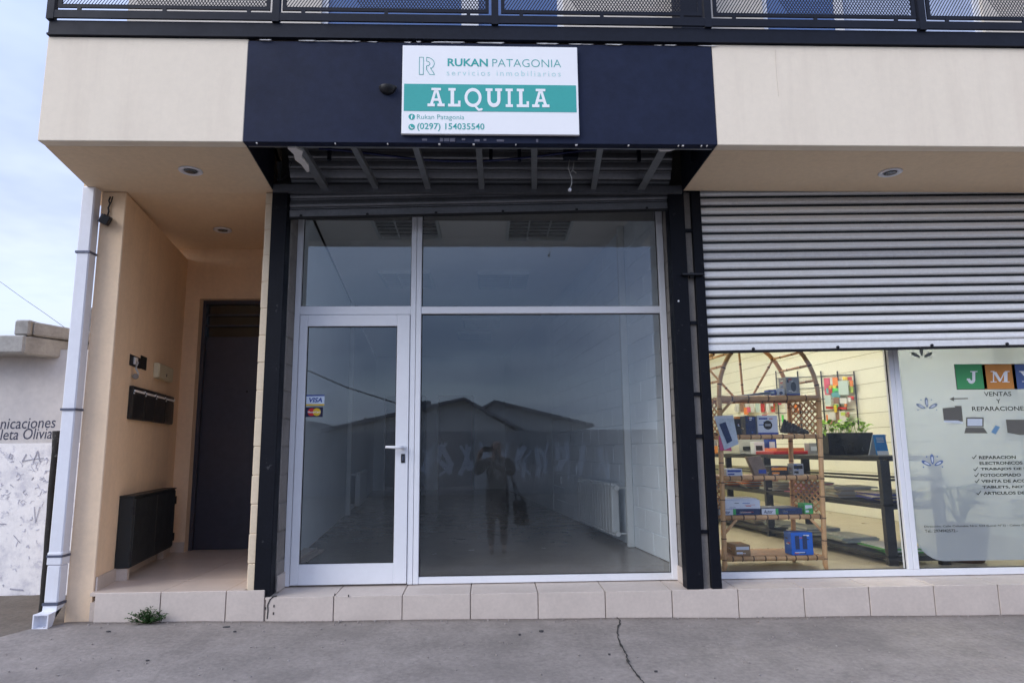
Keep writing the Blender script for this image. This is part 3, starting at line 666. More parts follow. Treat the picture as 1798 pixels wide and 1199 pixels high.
bw = MB().box(bx[0], bx[1], YBK, YBK + .15, 0, 3.28).box(bx[2], bx[3], YBK, YBK + .15, 0, zo).box(bx[4], bx[5], YBK, YBK + .15, 0, 3.28).box(bx[1], bx[4], YBK, YBK + .15, zo, 3.28)
bw.build('shop_wall_back', m_inwall, kind='structure')
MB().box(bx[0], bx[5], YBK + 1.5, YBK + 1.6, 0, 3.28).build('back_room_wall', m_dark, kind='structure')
MB().box(-1.62, 1.62, 5.236, 5.5, 2.95, 3.28).build('window_head', m_inwall, B)
# radiators (sections joined by top and bottom headers)
def radiator(wfun, Ya, Yb, n, z0, z1, off, label, sgn, name='radiator'):
    t = thing(name, (wfun((Ya + Yb) / 2) + sgn * off, (Ya + Yb) / 2, z0), label, 'radiator', 'white wall radiators in the empty shop')
    a_ = ang
    sec = MB(); L_ = (Yb - Ya) / n / math.cos(ang); h = z1 - z0
    sec.box(-.040, .040, -L_ * .46, L_ * .46, .03, h - .03).box(-.034, .034, -L_ * .34, L_ * .34, 0, .03).box(-.034, .034, -L_ * .34, L_ * .34, h - .03, h)
    me = sec.mesh('section', m_steelrad, bevel=.010)
    for k in range(n):
        Y = Ya + (k + .5) * (Yb - Ya) / n; inst('section', me, t, (wfun(Y) + sgn * off, Y, z0), (0, 0, a_))
    for z in (z0 + .035, z1 - .035):
        MB().tube([(wfun(Ya) + sgn * off, Ya - .06, z), (wfun(Yb) + sgn * off, Yb, z)], .019, 8).build('header_pipe', m_steelrad, t)
        v = MB().tube([(wfun(Ya) + sgn * off, Ya - .10, z), (wfun(Ya) + sgn * off, Ya - .04, z)], .026, 10).tube([(wfun(Ya) + sgn * off, Ya - .085, z), (wfun(Ya - .085) + sgn * .0, Ya - .085, z)], .011, 8).build('valve', m_steelrad, t)
    return t
radiator(wR, 7.05, 8.60, 14, .08, .60, .13, 'white sectional radiator on the right wall, nearer of the two, beside a white pipe', -1)
radiator(wL, 11.2, 12.7, 14, .08, .62, .13, 'white sectional radiator far back on the left wall behind the door glass', 1)
def riser_pipe(wfun, Y, sgn, label):
    x = wfun(Y) + sgn * .045
    o = MB().box(x - .035, x + .035, Y - .035, Y + .035, 0.0, 3.28).build('riser_pipe', m_steelrad, bevel=.008); tag(o, label, 'pipe', 'boxed white riser pipes in the empty shop')
riser_pipe(wR, 6.86, -1, 'white boxed pipe from floor to ceiling on the right wall by the near radiator')
riser_pipe(wL, 10.6, 1, 'white boxed pipe on the left wall seen through the glass door')
so = MB().box(wR(10.3) - .03, wR(10.3) - .008, 10.25, 10.33, .45, .55).build('wall_socket', m_white); tag(so, 'small white socket box low on the right wall beyond the radiator', 'socket')
# ceiling louvre lights
m_trof = M('louvre_aluminium', (0.93, 0.94, 0.95), 0.30, metal=0.1, var=0.05, bump=0)
m_trofin = M('fixture_inside', (0.22, 0.22, 0.22), 0.7)
places = [(-.83, 6.75, 'nearest on the left, cut by the window mullion'), (.55, 6.80, 'nearest on the right'), (-1.08, 9.05, 'second from the street on the left'), (.22, 9.10, 'second from the street on the right'), (-.10, 12.3, 'third from the street'), (-.26, 13.75, 'farthest from the street')]
for x, y, lab in places:
    t = thing('ceiling_light', (x, y, 3.20), 'unlit louvre light in the shop ceiling, ' + lab, 'ceiling light', 'louvre lights in the empty shop ceiling')
    a, b = .31, .40
    MB().box(x - a - .03, x + a + .03, y - b - .03, y - b, 3.235, 3.279).box(x - a - .03, x + a + .03, y + b, y + b + .03, 3.235, 3.279).box(x - a - .03, x - a, y - b, y + b, 3.235, 3.279).box(x + a, x + a + .03, y - b, y + b, 3.235, 3.279).build('frame', m_steelrad, t)
    MB().box(x - a, x + a, y - b, y + b, 3.272, 3.2785).build('backplate', m_trofin, t)
    for k in (-.7, .7): MB().box(x + k * .155 - .004, x + k * .155 + .004, y - b, y + b, 3.236, 3.268).build('louvre_spine', m_trof, t)
    lv = MB().hexa([(-a, -.012, 0), (a, -.012, 0), (a, -.008, 0), (-a, -.008, 0)], [(-a, .004, .03), (a, .004, .03), (a, .010, .03), (-a, .010, .03)]).mesh('louvre_blade', m_trof)
    for k in range(7): inst('louvre_blade', lv, t, (x, y - b + .06 + k * .112, 3.238))

# ------------------------------------------------------------------ fixtures on the facade
def downlight(px, py, Z, label):
    p = atz(px, py, Z); t = thing('downlight', (p.x, p.y, Z), label, 'downlight', 'round recessed downlights in the soffit')
    r = MB(); n = 24; prof = [(.078, 0.0), (.080, -.006), (.070, -.012), (.052, -.008), (.046, .0)]
    r.lathe(prof, (p.x, p.y, Z), n).build('trim_ring', m_pvc, t, smooth=True)
    MB().lathe([(.043, -.0095), (.030, -.0135), (.012, -.015)], (p.x, p.y, Z), 16).build('lamp', M('lamp_reflector', (0.22, 0.23, 0.24), 0.25, metal=0.8) if 'lamp_reflector' not in bpy.data.materials else bpy.data.materials['lamp_reflector'], t, smooth=True)
downlight(335, 300, ZS, 'round white downlight in the soffit left of the navy fascia')
downlight(1563, 303, ZS, 'round white downlight in the soffit above the half-closed shutter')
p = atz(391, 404, 2.945); downlight(391, 404, 2.945, 'small round downlight deep in the entrance alcove ceiling')
# half bowl lamp on the navy fascia
c = at(681, 155, YFA - .003)
t = thing('fascia_lamp', (c.x, c.y, c.z), 'black half-round lamp on the navy fascia left of the rental sign', 'lamp')
hb = MB(); n = 16; prv = None
rows_ = 6
for i in range(rows_ + 1):
    ph = math.pi / 2 * i / rows_
    for k in range(n + 1):
        th = math.pi * k / n
        hb.v.append((c.x + .055 * math.cos(ph) * math.cos(th), c.y - .001 - .050 * math.cos(ph) * math.sin(th), c.z - .052 * math.sin(ph)))
for i in range(rows_):
    for k in range(n):
        a = i * (n + 1) + k; hb.f.append((a, a + 1, a + n + 2, a + n + 1))
hb.build('bowl', m_rack, t, smooth=True)
MB().box(c.x - .057, c.x + .057, c.y - .003, c.y + .001, c.z - .002, c.z + .012).build('mount', m_rack, t)
# cables in the torn soffit
bc = MB(); pts = []
for k in range(30):
    u = k / 29; px = 560 + (1250 - 560) * u; pyv = 262 + 22 * math.sin(math.pi * min(1, u * 1.35)) ** 1.5
    pts.append(at(px, pyv, 4.42))
bc.tube(pts, .008, 8); o = bc.build('blue_cable', M('blue_cable_sheath', (0.01, 0.016, 0.075), 0.5, var=0.05, bump=0), smooth=True); tag(o, 'dark blue cable sagging across the torn soffit above the studs', 'cable')
t = thing('hanging_wires', at(1003, 336, 4.40), 'loose white wires with a small connector dangling from the torn soffit', 'wires')
m_wire = M('white_wire', (0.5, 0.5, 0.48), 0.5, var=0.05, bump=0)
MB().tube([at(x, y, 4.40) for x, y in ((1000, 282), (998, 296), (1001, 305), (1004, 314), (1004, 322), (1001, 332))], .0032, 6).build('wire', m_wire, t, smooth=True)
MB().tube([at(x, y, 4.40) for x, y in ((1008, 284), (1006, 297), (1003, 303), (1006, 300), (1012, 305))], .003, 6).build('wire', m_wire, t, smooth=True)
q = at(1000, 334, 4.40); MB().tube([(q.x, q.y, q.z - .010), (q.x + .002, q.y, q.z), (q.x + .006, q.y, q.z + .012)], [.010, .013, .008], 8).build('connector', m_pvc, t, smooth=True)
q = at(1003, 275, 4.42); MB().box(q.x - .05, q.x + .05, q.y, q.y + .06, q.z - .005, 3.45).build('junction_block', m_navyd, t)
cw = MB(); cw.tube([at(x, y, 4.7) for x, y in ((478, 290), (480, 300), (486, 314), (494, 317), (504, 308), (508, 296), (512, 286), (506, 282))], .0022, 6)
o = cw.build('loose_wire', m_rack, smooth=True); tag(o, 'thin black wire loop at the left end of the torn soffit', 'wire')
# broken spotlight dangling from the pilaster
t = thing('dangling_spotlight', at(186, 392, 4.90), 'broken black spotlight dangling by its wires at the top of the cream pilaster', 'spotlight')
MB().tube([at(x, y, 4.915) for x, y in ((194, 346), (191, 353), (193, 359), (190, 366), (191, 372), (189, 379))], .0055, 6).build('wire', m_rack, t, smooth=True)
MB().tube([at(x, y, 4.91) for x, y in ((198, 346), (195, 356), (191, 362))], .004, 6).build('wire', m_rack, t, smooth=True)
ca = at(186, 387, 4.885); sp = MB().box(-.028, .028, -.03, .03, -.035, .035).mesh('lamp_head', m_rack, bevel=.006); inst('lamp_head', sp, t, ca, (0.2, .45, .3))
gp = MB().box(-.004, .002, -.03, .03, -.033, .033).mesh('lamp_glass', m_band); inst('lamp_glass', gp, t, ca + Vector((-.030, -.006, .012)), (0.2, .45, .3))

# ------------------------------------------------------------------ downpipe
t = thing('downpipe', (-2.91, 4.88, -0.17), 'white square rain downpipe on the left corner of the building', 'downpipe')
xa, xb, ya, yb = -2.960, -2.868, 4.835, 4.925
MB().box(xa, xb, ya, yb, .30, 2.90).build('pipe', m_pvc, t, bevel=.008)
MB().box(xa - .004, xb + .004, ya - .004, yb + .004, .225, .31).build('sleeve', m_pvc, t, bevel=.006)
MB().box(xa, xb, ya, yb, -.02, .225).build('pipe', m_pvc, t, bevel=.008)
e = MB(); w_ = .046; cx = (xa + xb) / 2
for k, (dy, dz) in enumerate(((0, 0), (0, 0), (0, 0))): pass
def ring(cy_, cz_, ang_, hw=.046, hh=.046):
    uy, uz = math.cos(ang_), math.sin(ang_)
    return [(cx - hw, cy_ - uy * hh, cz_ - uz * hh), (cx + hw, cy_ - uy * hh, cz_ - uz * hh), (cx + hw, cy_ + uy * hh, cz_ + uz * hh), (cx - hw, cy_ + uy * hh, cz_ + uz * hh)]
rings = [ring(4.88, -.02, 0), ring(4.875, -.05, .25), ring(4.855, -.085, .7), ring(4.82, -.108, 1.15), ring(4.78, -.115, 1.5), ring(4.745, -.117, 1.57, .050, .048)]
base = 0
for r_ in rings: e.v += r_
for i in range(len(rings) - 1):
    for k in range(4): e.f.append((i * 4 + k, i * 4 + (k + 1) % 4, (i + 1) * 4 + (k + 1) % 4, (i + 1) * 4 + k))
inner = ring(4.745, -.117, 1.57, .042, .040); deep = ring(4.80, -.114, 1.57, .040, .038); n0 = len(e.v); e.v += inner + deep; l0 = (len(rings) - 1) * 4
for k in range(4):
    e.f.append((l0 + k, l0 + (k + 1) % 4, n0 + (k + 1) % 4, n0 + k)); e.f.append((n0 + k, n0 + (k + 1) % 4, n0 + 4 + (k + 1) % 4, n0 + 4 + k))
e.f.append((n0 + 4, n0 + 5, n0 + 6, n0 + 7))
e.build('outlet_elbow', m_pvc, t)
for py in (443, 719, 976, 1060):
    z = at(130, py, 4.84).z
    MB().box(xa - .006, xb + .006, ya - .006, yb + .001, z - .008, z + .008).build('strap', m_band, t)

# ------------------------------------------------------------------ things in the alcove
dv = Vector((-0.33, 1.82, 0)).normalized(); nv = Vector((dv.y, -dv.x, 0)); aw = math.atan2(0.33, 1.82)
def alc(px, py, off=0.0):                         # the point of the alcove's left wall that a pixel shows, moved off the wall
    d = ROT @ Vector((px - 899.0, 600.0 - py, -F)); o0 = Vector((-2.69, 4.93, 0)) + nv * off
    k = (o0.x * nv.x + o0.y * nv.y) / (d.x * nv.x + d.y * nv.y); q = d * k; q.z += CAMZ; return q
def along(p): return (Vector((p.x, p.y, 0)) - Vector((-2.69, 4.93, 0))).dot(dv)
def wallbox(s0, s1, z0, z1, o0, o1, name, mat, par, bevel=0.0):
    b0 = Vector((-2.69, 4.93, 0)); P = lambda s, o: b0 + dv * s + nv * o
    q = [P(s0, o0), P(s0, o1), P(s1, o1), P(s1, o0)]
    return MB().prism([(v.x, v.y) for v in q], z0, z1).build(name, mat, par, bevel=bevel)
a = alc(233, 704, .035); b = alc(306, 712, .035)
s0, s1 = along(a), along(b); z1 = (alc(234, 681, .035).z + alc(305, 694, .035).z) / 2; z0 = (alc(231, 738, .035).z + alc(303, 744, .035).z) / 2
labs = ('nearest the street', 'second from the street', 'third from the street', 'nearest the door')
m_box = M('dark_mailbox_enamel', (0.020, 0.019, 0.018), 0.35, var=0.2, bump=0.08)
for i in range(4):
    u0 = s0 + (s1 - s0) * i / 4 + .006; u1 = s0 + (s1 - s0) * (i + 1) / 4 - .006; mid = Vector((-2.69, 4.93, 0)) + dv * (u0 + u1) / 2
    t = thing('mailbox', (mid.x, mid.y, z0), 'black metal mailbox in the row of four on the alcove wall, ' + labs[i], 'mailbox', 'four black mailboxes on the alcove wall')
    wallbox(u0, u1, z0, z1, .001, .032, 'body', m_box, t, .004)
    wallbox(u0 + .008, u1 - .008, z0 + .012, z1 - .065, .032, .036, 'door', m_box, t, .001)
    wallbox(u0 + .02, u1 - .02, z1 - .045, z1 - .028, .032, .040, 'letter_flap', m_trof, t, .002)
    wallbox(u0 + .012, u0 + .026, z1 - .060, z1 - .050, .032, .0365, 'name_holder', m_trof, t)
    wallbox(u1 - .030, u1 - .016, z1 - .036, z1 - .022, .040, .044, 'latch', m_trof, t)
a = alc(228, 622); b = alc(245, 648); s0, s1, zt_, zb_ = along(a), along(b), a.z, b.z
t = thing('intercom_box', (a.x, a.y, zb_), 'wall box with a broken white intercom hanging out of it on the alcove wall', 'intercom')
wallbox(s0, s1, zb_, zt_, -.02, .004, 'box', m_rack, t); sm_ = (s0 + s1) / 2
wallbox(sm_ - .05, sm_ + .02, zt_ - .07, zt_ - .012, .004, .018, 'circuit_board', m_plaster, t, .003)
pb = Vector((-2.69, 4.93, 0)) + dv * (sm_ - .02) + nv * .03; MB().tube([(pb.x, pb.y, zt_ - .05), (pb.x - .0, pb.y - .03, zt_ - .10), (pb.x + .02, pb.y - .02, zt_ - .14), (pb.x, pb.y, zt_ - .17)], .007, 8).build('wire', m_wire, t, smooth=True)
MB().tube([(pb.x, pb.y - .02, zt_ - .165), (pb.x + .01, pb.y - .045, zt_ - .165)], .022, 10).build('speaker', m_conc, t)
a = alc(247, 624); b = alc(256, 651); s0, s1 = along(a), along(b)
o = wallbox(s0, s1, b.z, a.z, -.02, .003, 'empty_switch_box', m_dark, None); tag(o, 'empty dark recessed switch box on the alcove wall right of the intercom', 'switch box')
a = alc(281, 637, .05); b = alc(306, 675, .05); s0, s1 = along(a), along(alc(305, 650, .05)); q = Vector((-2.69, 4.93, 0)) + dv * s0
t = thing('junction_box', (q.x, q.y, b.z), 'cream plastic electrical box on the alcove wall above the mailboxes', 'electrical box')
m_jb = M('cream_plastic', (0.62, 0.58, 0.42), 0.5, var=0.06, bump=0.05)
wallbox(s0, s1, b.z + .01, a.z, .001, .042, 'housing', m_jb, t, .004); wallbox(s0 + .006, s1 - .006, b.z + .016, a.z - .006, .042, .050, 'cover', m_jb, t, .003)
wallbox((s0 + s1) / 2 - .004, (s0 + s1) / 2 + .008, b.z + .04, b.z + .065, .050, .054, 'latch', m_rack, t)
# low meter cabinet
a = alc(238, 870, .11); b = alc(309, 860, .11); s0, s1 = along(a), along(b); z1 = alc(238, 873, .11).z; z0 = alc(236, 994, .11).z; q = Vector((-2.69, 4.93, 0)) + dv * (s0 + s1) / 2
t = thing('meter_cabinet', (q.x, q.y, .035), 'low charcoal metal meter cabinet with two doors in the alcove', 'cabinet')
wallbox(s0, s1, z0, z1, .002, .103, 'body', m_cab, t, .004); wallbox(s0 - .004, s1 + .004, z1, z1 + .012, .002, .113, 'lid', m_cab, t, .002)
md = (s0 + s1) / 2
wallbox(s0 + .008, md - .003, z0 + .012, z1 - .012, .103, .112, 'door', m_cab, t, .003); wallbox(md + .003, s1 - .008, z0 + .012, z1 - .012, .103, .112, 'door', m_cab, t, .003)
for z in (z0 + .09, z1 - .10): wallbox(s1 - .006, s1 + .016, z - .035, z + .035, .095, .119, 'hinge', m_rack, t, .003); wallbox(s0 - .003, s0 + .012, z - .03, z + .03, .098, .117, 'hinge', m_rack, t, .003)
wallbox(s0 + .01, s0 + .06, .036, z0, .012, .09, 'foot', m_tile, t); wallbox(s1 - .12, s1 - .01, .036, z0, .02, .07, 'foot', m_tile, t)
# weed at the foot of the step
def leaf_quad(mb, p, d, up, l, w_):
    s_ = d.cross(up).normalized() * w_; m_ = p + d * l * .5 + up * l * .08
    mb.add([p, m_ - s_, p + d * l, m_ + s_], [(0, 1, 2), (0, 2, 3)])
g0 = ground_px(262, 1094); t = thing('weed', (g0.x, g0.y, g0.z), 'small dark green weed growing at the foot of the tiled step', 'weed')
for _ in range(1):
    lf = MB(); st = MB()
    for k in range(46):
        th = random.uniform(0, 2 * math.pi); r0 = random.uniform(.01, .12); h = random.uniform(.01, .10) * (1 - r0 * 3)
        tip = Vector((g0.x + 1.15 * r0 * math.cos(th), g0.y - .03 + .45 * r0 * math.sin(th), g0.z + .015 + max(h, .005)))
        st.tube([(g0.x, g0.y - .01, g0.z), tip], .0016, 4, cap=False)
        for j in range(11):
            p = Vector((g0.x, g0.y - .01, g0.z)).lerp(tip, .45 + .55 * j / 10); d_ = Vector((random.uniform(-1, 1), random.uniform(-1, .6), random.uniform(-.2, .8))).normalized()
            leaf_quad(lf, p, d_, Vector((random.uniform(-.4, .4), random.uniform(-.4, .4), 1)).normalized(), random.uniform(.012, .026), random.uniform(.004, .008))
    lf.build('leaves', m_leaf, t, kind='stuff'); st.build('stems', m_leaf, t)
# litter on the pavement
m_lit = M('dark_chip', (0.06, 0.058, 0.06), 0.9)
for k, (px, py, r0) in enumerate(((397, 1102, .022), (190, 1110, .016), (412, 1110, .012), (259, 1161, .012), (950, 1109, .018), (912, 1115, .009), (1070, 1150, .008), (1152, 1180, .012))):
    q = ground_px(px, py); mb = MB(); n = 7
    mb.prism([(q.x + r0 * random.uniform(.6, 1.2) * math.cos(2 * math.pi * i / n), q.y + .5 * r0 * random.uniform(.6, 1.2) * math.sin(2 * math.pi * i / n)) for i in range(n)], q.z - .004, q.z + .009)
    o = mb.build('stone_chip', m_lit); tag(o, ('broad dark chip on the pavement below the steel post', 'dark chip on the pavement below the downpipe outlet', 'small dark chip on the pavement in front of the steel post', 'dark chip on the open pavement in front of the weed', 'flat dark chip on the pavement below the shop window', 'tiny dark chip on the pavement left of the flat one', 'tiny dark chip on the pavement beside the crack', 'dark chip on the pavement right of the crack')[k], 'stone chip', 'stone chips on the pavement')

# ------------------------------------------------------------------ rental sign
sx0, sx1, sz0, sz1, sy = -.537, .596, 2.941, 3.549, 4.050
def sp(px, py): return sx0 + (px - 706.4) / 308.4 * (sx1 - sx0), sz1 - (py - 84) / 153.9 * (sz1 - sz0)
S = thing('rental_sign', ((sx0 + sx1) / 2, sy, sz0), 'white and teal rectangular rental sign reading ALQUILA on the navy fascia', 'sign')
MB().box(sx0, sx1, sy, sy + .022, sz0, sz1).build('board', m_signw, S, bevel=.002)
a, b = sp(710, 199), sp(1010.8, 152); MB().box(a[0], b[0], sy - .0015, sy - .0003, a[1], b[1]).build('teal_band', m_teal, S)
def stext(s, p0, p1, mat, y=sy - .001, **k):
    a = sp(p0[0], p1[1]); b = sp(p1[0], p0[1]); return lettering(s, a[0], b[0], a[1], b[1], y, mat, S, **k)
stext('RUKAN', (785.4, 106.6), (856, 120.4), m_teal, offset=.022); stext('PATAGONIA', (864, 106.6), (985.4, 120.4), m_teal, offset=-.014)
stext('servicios inmobiliarios', (784, 127), (984.5, 136.5), m_teal2, spacing=1.35, offset=-.008)
stext('Rukan Patagonia', (733, 205), (814.7, 215.5), m_teal, offset=-.008); stext('(0297) 154035540', (733.6, 219.5), (849.6, 233.5), m_teal, offset=.012)
LET = {
 'A': [[(.14, .13), (.31, .13), (.53, .88), (.38, .88)], [(.69, .13), (.86, .13), (.62, .88), (.47, .88)], [(.30, .30), (.70, .30), (.67, .43), (.33, .43)], [(.22, .87), (.78, .87), (.78, 1), (.22, 1)], [(0, 0), (.42, 0), (.42, .15), (0, .15)], [(.58, 0), (1, 0), (1, .15), (.58, .15)]],
 'L': [[(.20, .14), (.48, .14), (.48, .87), (.20, .87)], [(.02, .86), (.60, .86), (.60, 1), (.02, 1)], [(0, 0), (1, 0), (1, .15), (0, .15)], [(.80, .14), (1, .14), (1, .32), (.80, .32)]],
 'I': [[(.30, .14), (.70, .14), (.70, .87), (.30, .87)], [(0, .86), (1, .86), (1, 1), (0, 1)], [(0, 0), (1, 0), (1, .15), (0, .15)]]}
arc = lambda cx_, cz_, r0, r1, a0, a1, n=14, ex=1.0: [(cx_ + ex * r1 * math.cos(a0 + (a1 - a0) * k / n), cz_ + r1 * math.sin(a0 + (a1 - a0) * k / n)) for k in range(n + 1)] + [(cx_ + ex * r0 * math.cos(a1 + (a0 - a1) * k / n), cz_ + r0 * math.sin(a1 + (a0 - a1) * k / n)) for k in range(n + 1)]
LET['U'] = [[(.10, .40), (.30, .40), (.30, .87), (.10, .87)], [(.70, .40), (.90, .40), (.90, .87), (.70, .87)], [(0, .86), (.42, .86), (.42, 1), (0, 1)], [(.58, .86), (1, .86), (1, 1), (.58, 1)]] + [arc(.5, .40, .20, .40, math.pi * k, math.pi * (k + .5), 8) for k in (1, 1.5)]
LET['Q'] = [arc(.46, .5, .33, .5, math.pi * .5 * k, math.pi * .5 * (k + 1), 8, .92) for k in range(4)] + [[(.50, .06), (.64, .06), (.78, -.08), (.93, -.05), (1.0, -.10), (.92, -.18), (.74, -.20)]]
def slabword(items, par, y, mat, conv):
    for ch, x0, x1, y0, y1 in items:
        mb = MB()
        for k, poly in enumerate(LET[ch]):
            q = [conv(x0 + u * (x1 - x0), y1 + v * (y0 - y1)) for u, v in poly]; mb.slab(q, y - .0006 - .0003 * k, y)
        mb.build('letter', mat, par)
X = lambda v: 700 + v / 5.448
slabword([('A', X(278), X(440), 159, 191.2), ('L', X(472), X(590), 159, 191.2), ('Q', X(627), X(803), 158.5, 191.8), ('U', X(828), X(985), 159, 191.8), ('I', X(1018), X(1087), 159, 191.2), ('L', X(1123), X(1240), 159, 191.2), ('A', X(1270), X(1435), 159, 191.2)], S, sy - .0017, m_signw, sp)
lg = MB(); W_ = 1.0
def stroke(pts, wd=.0034, y=sy - .0004):
    lg.ribbon([sp(*p) for p in pts], wd, y, .0006)
stroke([(736, 105), (743, 105), (743, 135.4), (736, 135.4), (736, 105)])
ao = [(748.5 + 13.5 * math.cos(a_), 115.8 - 10.8 * math.sin(a_)) for a_ in [math.pi / 2 - k * math.pi / 10 for k in range(9)]]
stroke([(748.5, 112), (748.5, 105)] + ao + [(755.5, 123.5), (762.6, 135.4), (754.5, 135.4), (748.5, 126.5), (748.5, 120)] + [(748.5 + 6 * math.cos(a_), 116 - 4.2 * math.sin(a_)) for a_ in [-math.pi / 2 + k * math.pi / 6 for k in range(7)]])
lg.build('logo', m_teal, S)
for (cx_, cy_), s_ in (((724, 209), 'f'), ((724, 226.5), 'p')):
    q = sp(cx_, cy_); ic = MB().disc(q, .0205, sy - .0012, sy - .0002, 20).build('icon', m_teal, S)
    if s_ == 'f': lettering('f', q[0] - .006, q[0] + .007, q[1] - .015, q[1] + .013, sy - .0016, m_signw, ic, offset=.02, name='icon_mark')
    else:
        h_ = MB(); h_.ribbon([(q[0] - .009, q[1] + .008), (q[0] - .008, q[1] - .001), (q[0], q[1] - .008), (q[0] + .009, q[1] - .009)], .006, sy - .0014); h_.build('icon_mark', m_signw, ic)
for dx in (.045, .95): pass
tr_ = MB()
for k in range(9):
    x = random.uniform(-.42, .55); tr_.box(x, x + random.uniform(.008, .05), YFA - .0050 - .0003 * k, YFA - .0032, sz0 - random.uniform(.030, .042), sz0 - random.uniform(.014, .024))
tr_.build('adhesive_remains', M('adhesive_smear', (0.12, 0.12, 0.16), 0.8, var=0.3), B, kind='stuff')
# card stickers on the door glass
YK = 5.1835
m_vb = flat('card_blue', (0.02, 0.06, 0.28)); m_vy = flat('card_yellow', (0.75, 0.48, 0.02)); m_vr = flat('card_red', (0.62, 0.02, 0.02)); m_vn = flat('card_navy', (0.012, 0.012, 0.05)); m_vl = flat('card_pale_blue', (0.60, 0.68, 0.78))
a = at(537, 712.5, YK); b = at(570, 693.5, YK); t = thing('card_sticker', (a.x, YK, a.z), 'small white and blue payment card sticker reading VISA on the door glass', 'sticker', 'payment card stickers on the glass door')
MB().box(a.x, b.x, YK - .001, YK, a.z, b.z).build('sheet', m_vl, t); hgt = b.z - a.z
MB().box(a.x, b.x, YK - .0016, YK - .001, b.z - hgt * .12, b.z).build('blue_stripe', m_vb, t); MB().box(a.x, b.x, YK - .0016, YK - .001, a.z, a.z + hgt * .14).build('yellow_stripe', m_vy, t)
lettering('VISA', a.x + (b.x - a.x) * .17, a.x + (b.x - a.x) * .88, a.z + hgt * .30, a.z + hgt * .74, YK - .0014, m_vb, t, offset=.03, shear=.25)
a = at(536, 732.5, YK); b = at(567, 715, YK); t = thing('card_sticker', (a.x, YK, a.z), 'small dark payment card sticker with red and yellow circles on the door glass', 'sticker', 'payment card stickers on the glass door')
MB().box(a.x, b.x, YK - .001, YK, a.z, b.z).build('sheet', m_vn, t); hgt = b.z - a.z; cz_ = (a.z + b.z) / 2; wd = b.x - a.x
MB().disc((a.x + wd * .36, cz_), hgt * .40, YK - .0016, YK - .001, 20).build('red_circle', m_vr, t); MB().disc((a.x + wd * .66, cz_), hgt * .40, YK - .0022, YK - .0017, 20).build('yellow_circle', m_vy, t)
lettering('MasterCard', a.x + wd * .14, a.x + wd * .86, cz_ - hgt * .10, cz_ + hgt * .10, YK - .0026, m_signw, t, offset=.02)

# ------------------------------------------------------------------ neighbour's wall on the left
m_nb = M('weathered_whitewash', (0.60, 0.57, 0.55), 0.9, var=0.12, scale=2.0, bump=0.5, bscale=30, stain=0.55, stain_col=(0.42, 0.41, 0.43), stain_scale=2.2)
m_nbled = M('weathered_cement', (0.36, 0.35, 0.33), 0.9, var=0.2, scale=4, bump=0.7, bscale=25, stain=0.7, stain_col=(0.13, 0.12, 0.11), stain_scale=3.5)
m_ink = M('dark_wall_paint', (0.05, 0.055, 0.09), 0.8, var=0.2)
m_blu = M('faded_blue_spray', (0.56, 0.56, 0.63), 0.8, var=0.3, scale=12)
m_blu2 = M('dark_marker', (0.36, 0.36, 0.42), 0.8, var=0.3, scale=12)
m_smear = M('smeared_paint', (0.58, 0.57, 0.61), 0.9, var=0.25, scale=14, bump=0.3)
t = thing('neighbour_wall', (-6, 6.1, -.25), 'weathered grey neighbour wall with painted lettering and graffiti left of the building', 'wall')
MB().box(-16, -3.30, 6.0, 6.16, -.4, 1.86).build('panel', m_nb, t)
MB().box(-16, -3.88, 5.75, 6.20, 1.80, 1.95).build('ledge_beam', m_nbled, t, bevel=.012)
MB().hexa([(-3.882, 5.75, 1.79), (-3.3, 6.7, 1.79), (-3.3, 7.2, 1.79), (-3.882, 6.25, 1.79)], [(-3.882, 5.75, 1.945), (-3.3, 6.7, 1.945), (-3.3, 7.2, 1.945), (-3.882, 6.25, 1.945)]).build('return_beam', m_nbled, t, bevel=.012)
MB().box(-3.99, -3.86, 5.77, 6.1, 1.952, 2.085).build('coping_block', m_nbled, t, bevel=.015)
MB().hexa([(-3.855, 5.80, 1.953), (-3.3, 6.5, 1.953), (-3.3, 6.8, 1.953), (-3.855, 6.2, 1.953)], [(-3.855, 5.80, 2.075), (-3.3, 6.5, 2.02), (-3.3, 6.8, 2.02), (-3.855, 6.2, 2.075)]).build('coping_block', m_nbled, t, bevel=.012)
MB().box(-4.05, -3.2, 6.85, 7.05, 1.90, 2.42).build('rear_block', m_slabconc, t, bevel=.015)
ya_ = 5.9985
a = at(0, 754, ya_); b = at(99, 739, ya_); lettering('nicaciones', a.x, b.x - .005, a.z, b.z + .02, ya_, m_ink, t, tilt=.02, shear=.12)
a = at(0, 773, ya_); b = at(92, 757, ya_); lettering('leta Olivia', a.x, b.x, a.z, b.z + .02, ya_, m_ink, t, tilt=.02, shear=.12)
gr = MB(); random.seed(21)
def scrib(px, py, sx, sy_, n, wd, mb):
    pts = []; x, y = px, py
    for k in range(n):
        pts.append((x, y)); x += random.uniform(-sx, sx); y += random.uniform(-sy_, sy_)
    q = []
    for i in range(len(pts) - 1):
        for j in range(4):
            u = j / 4; q.append((pts[i][0] + (pts[i + 1][0] - pts[i][0]) * u, pts[i][1] + (pts[i + 1][1] - pts[i][1]) * u))
    w3 = []
    for x_, y_ in q:
        v = at(x_, y_, ya_ - .001); w3.append((v.x, v.z))
    mb.ribbon(w3, wd, ya_ - .0005, .0012)
for k in range(36): scrib(random.uniform(0, 80), random.uniform(795, 890), 6, 6, random.randint(3, 7), random.uniform(.002, .006), gr)
for k in range(14): scrib(random.uniform(0, 70), random.uniform(900, 1035), 5, 6, random.randint(2, 4), random.uniform(.003, .008), gr)
gr.build('graffiti', m_blu, t, kind='stuff')
g2 = MB()
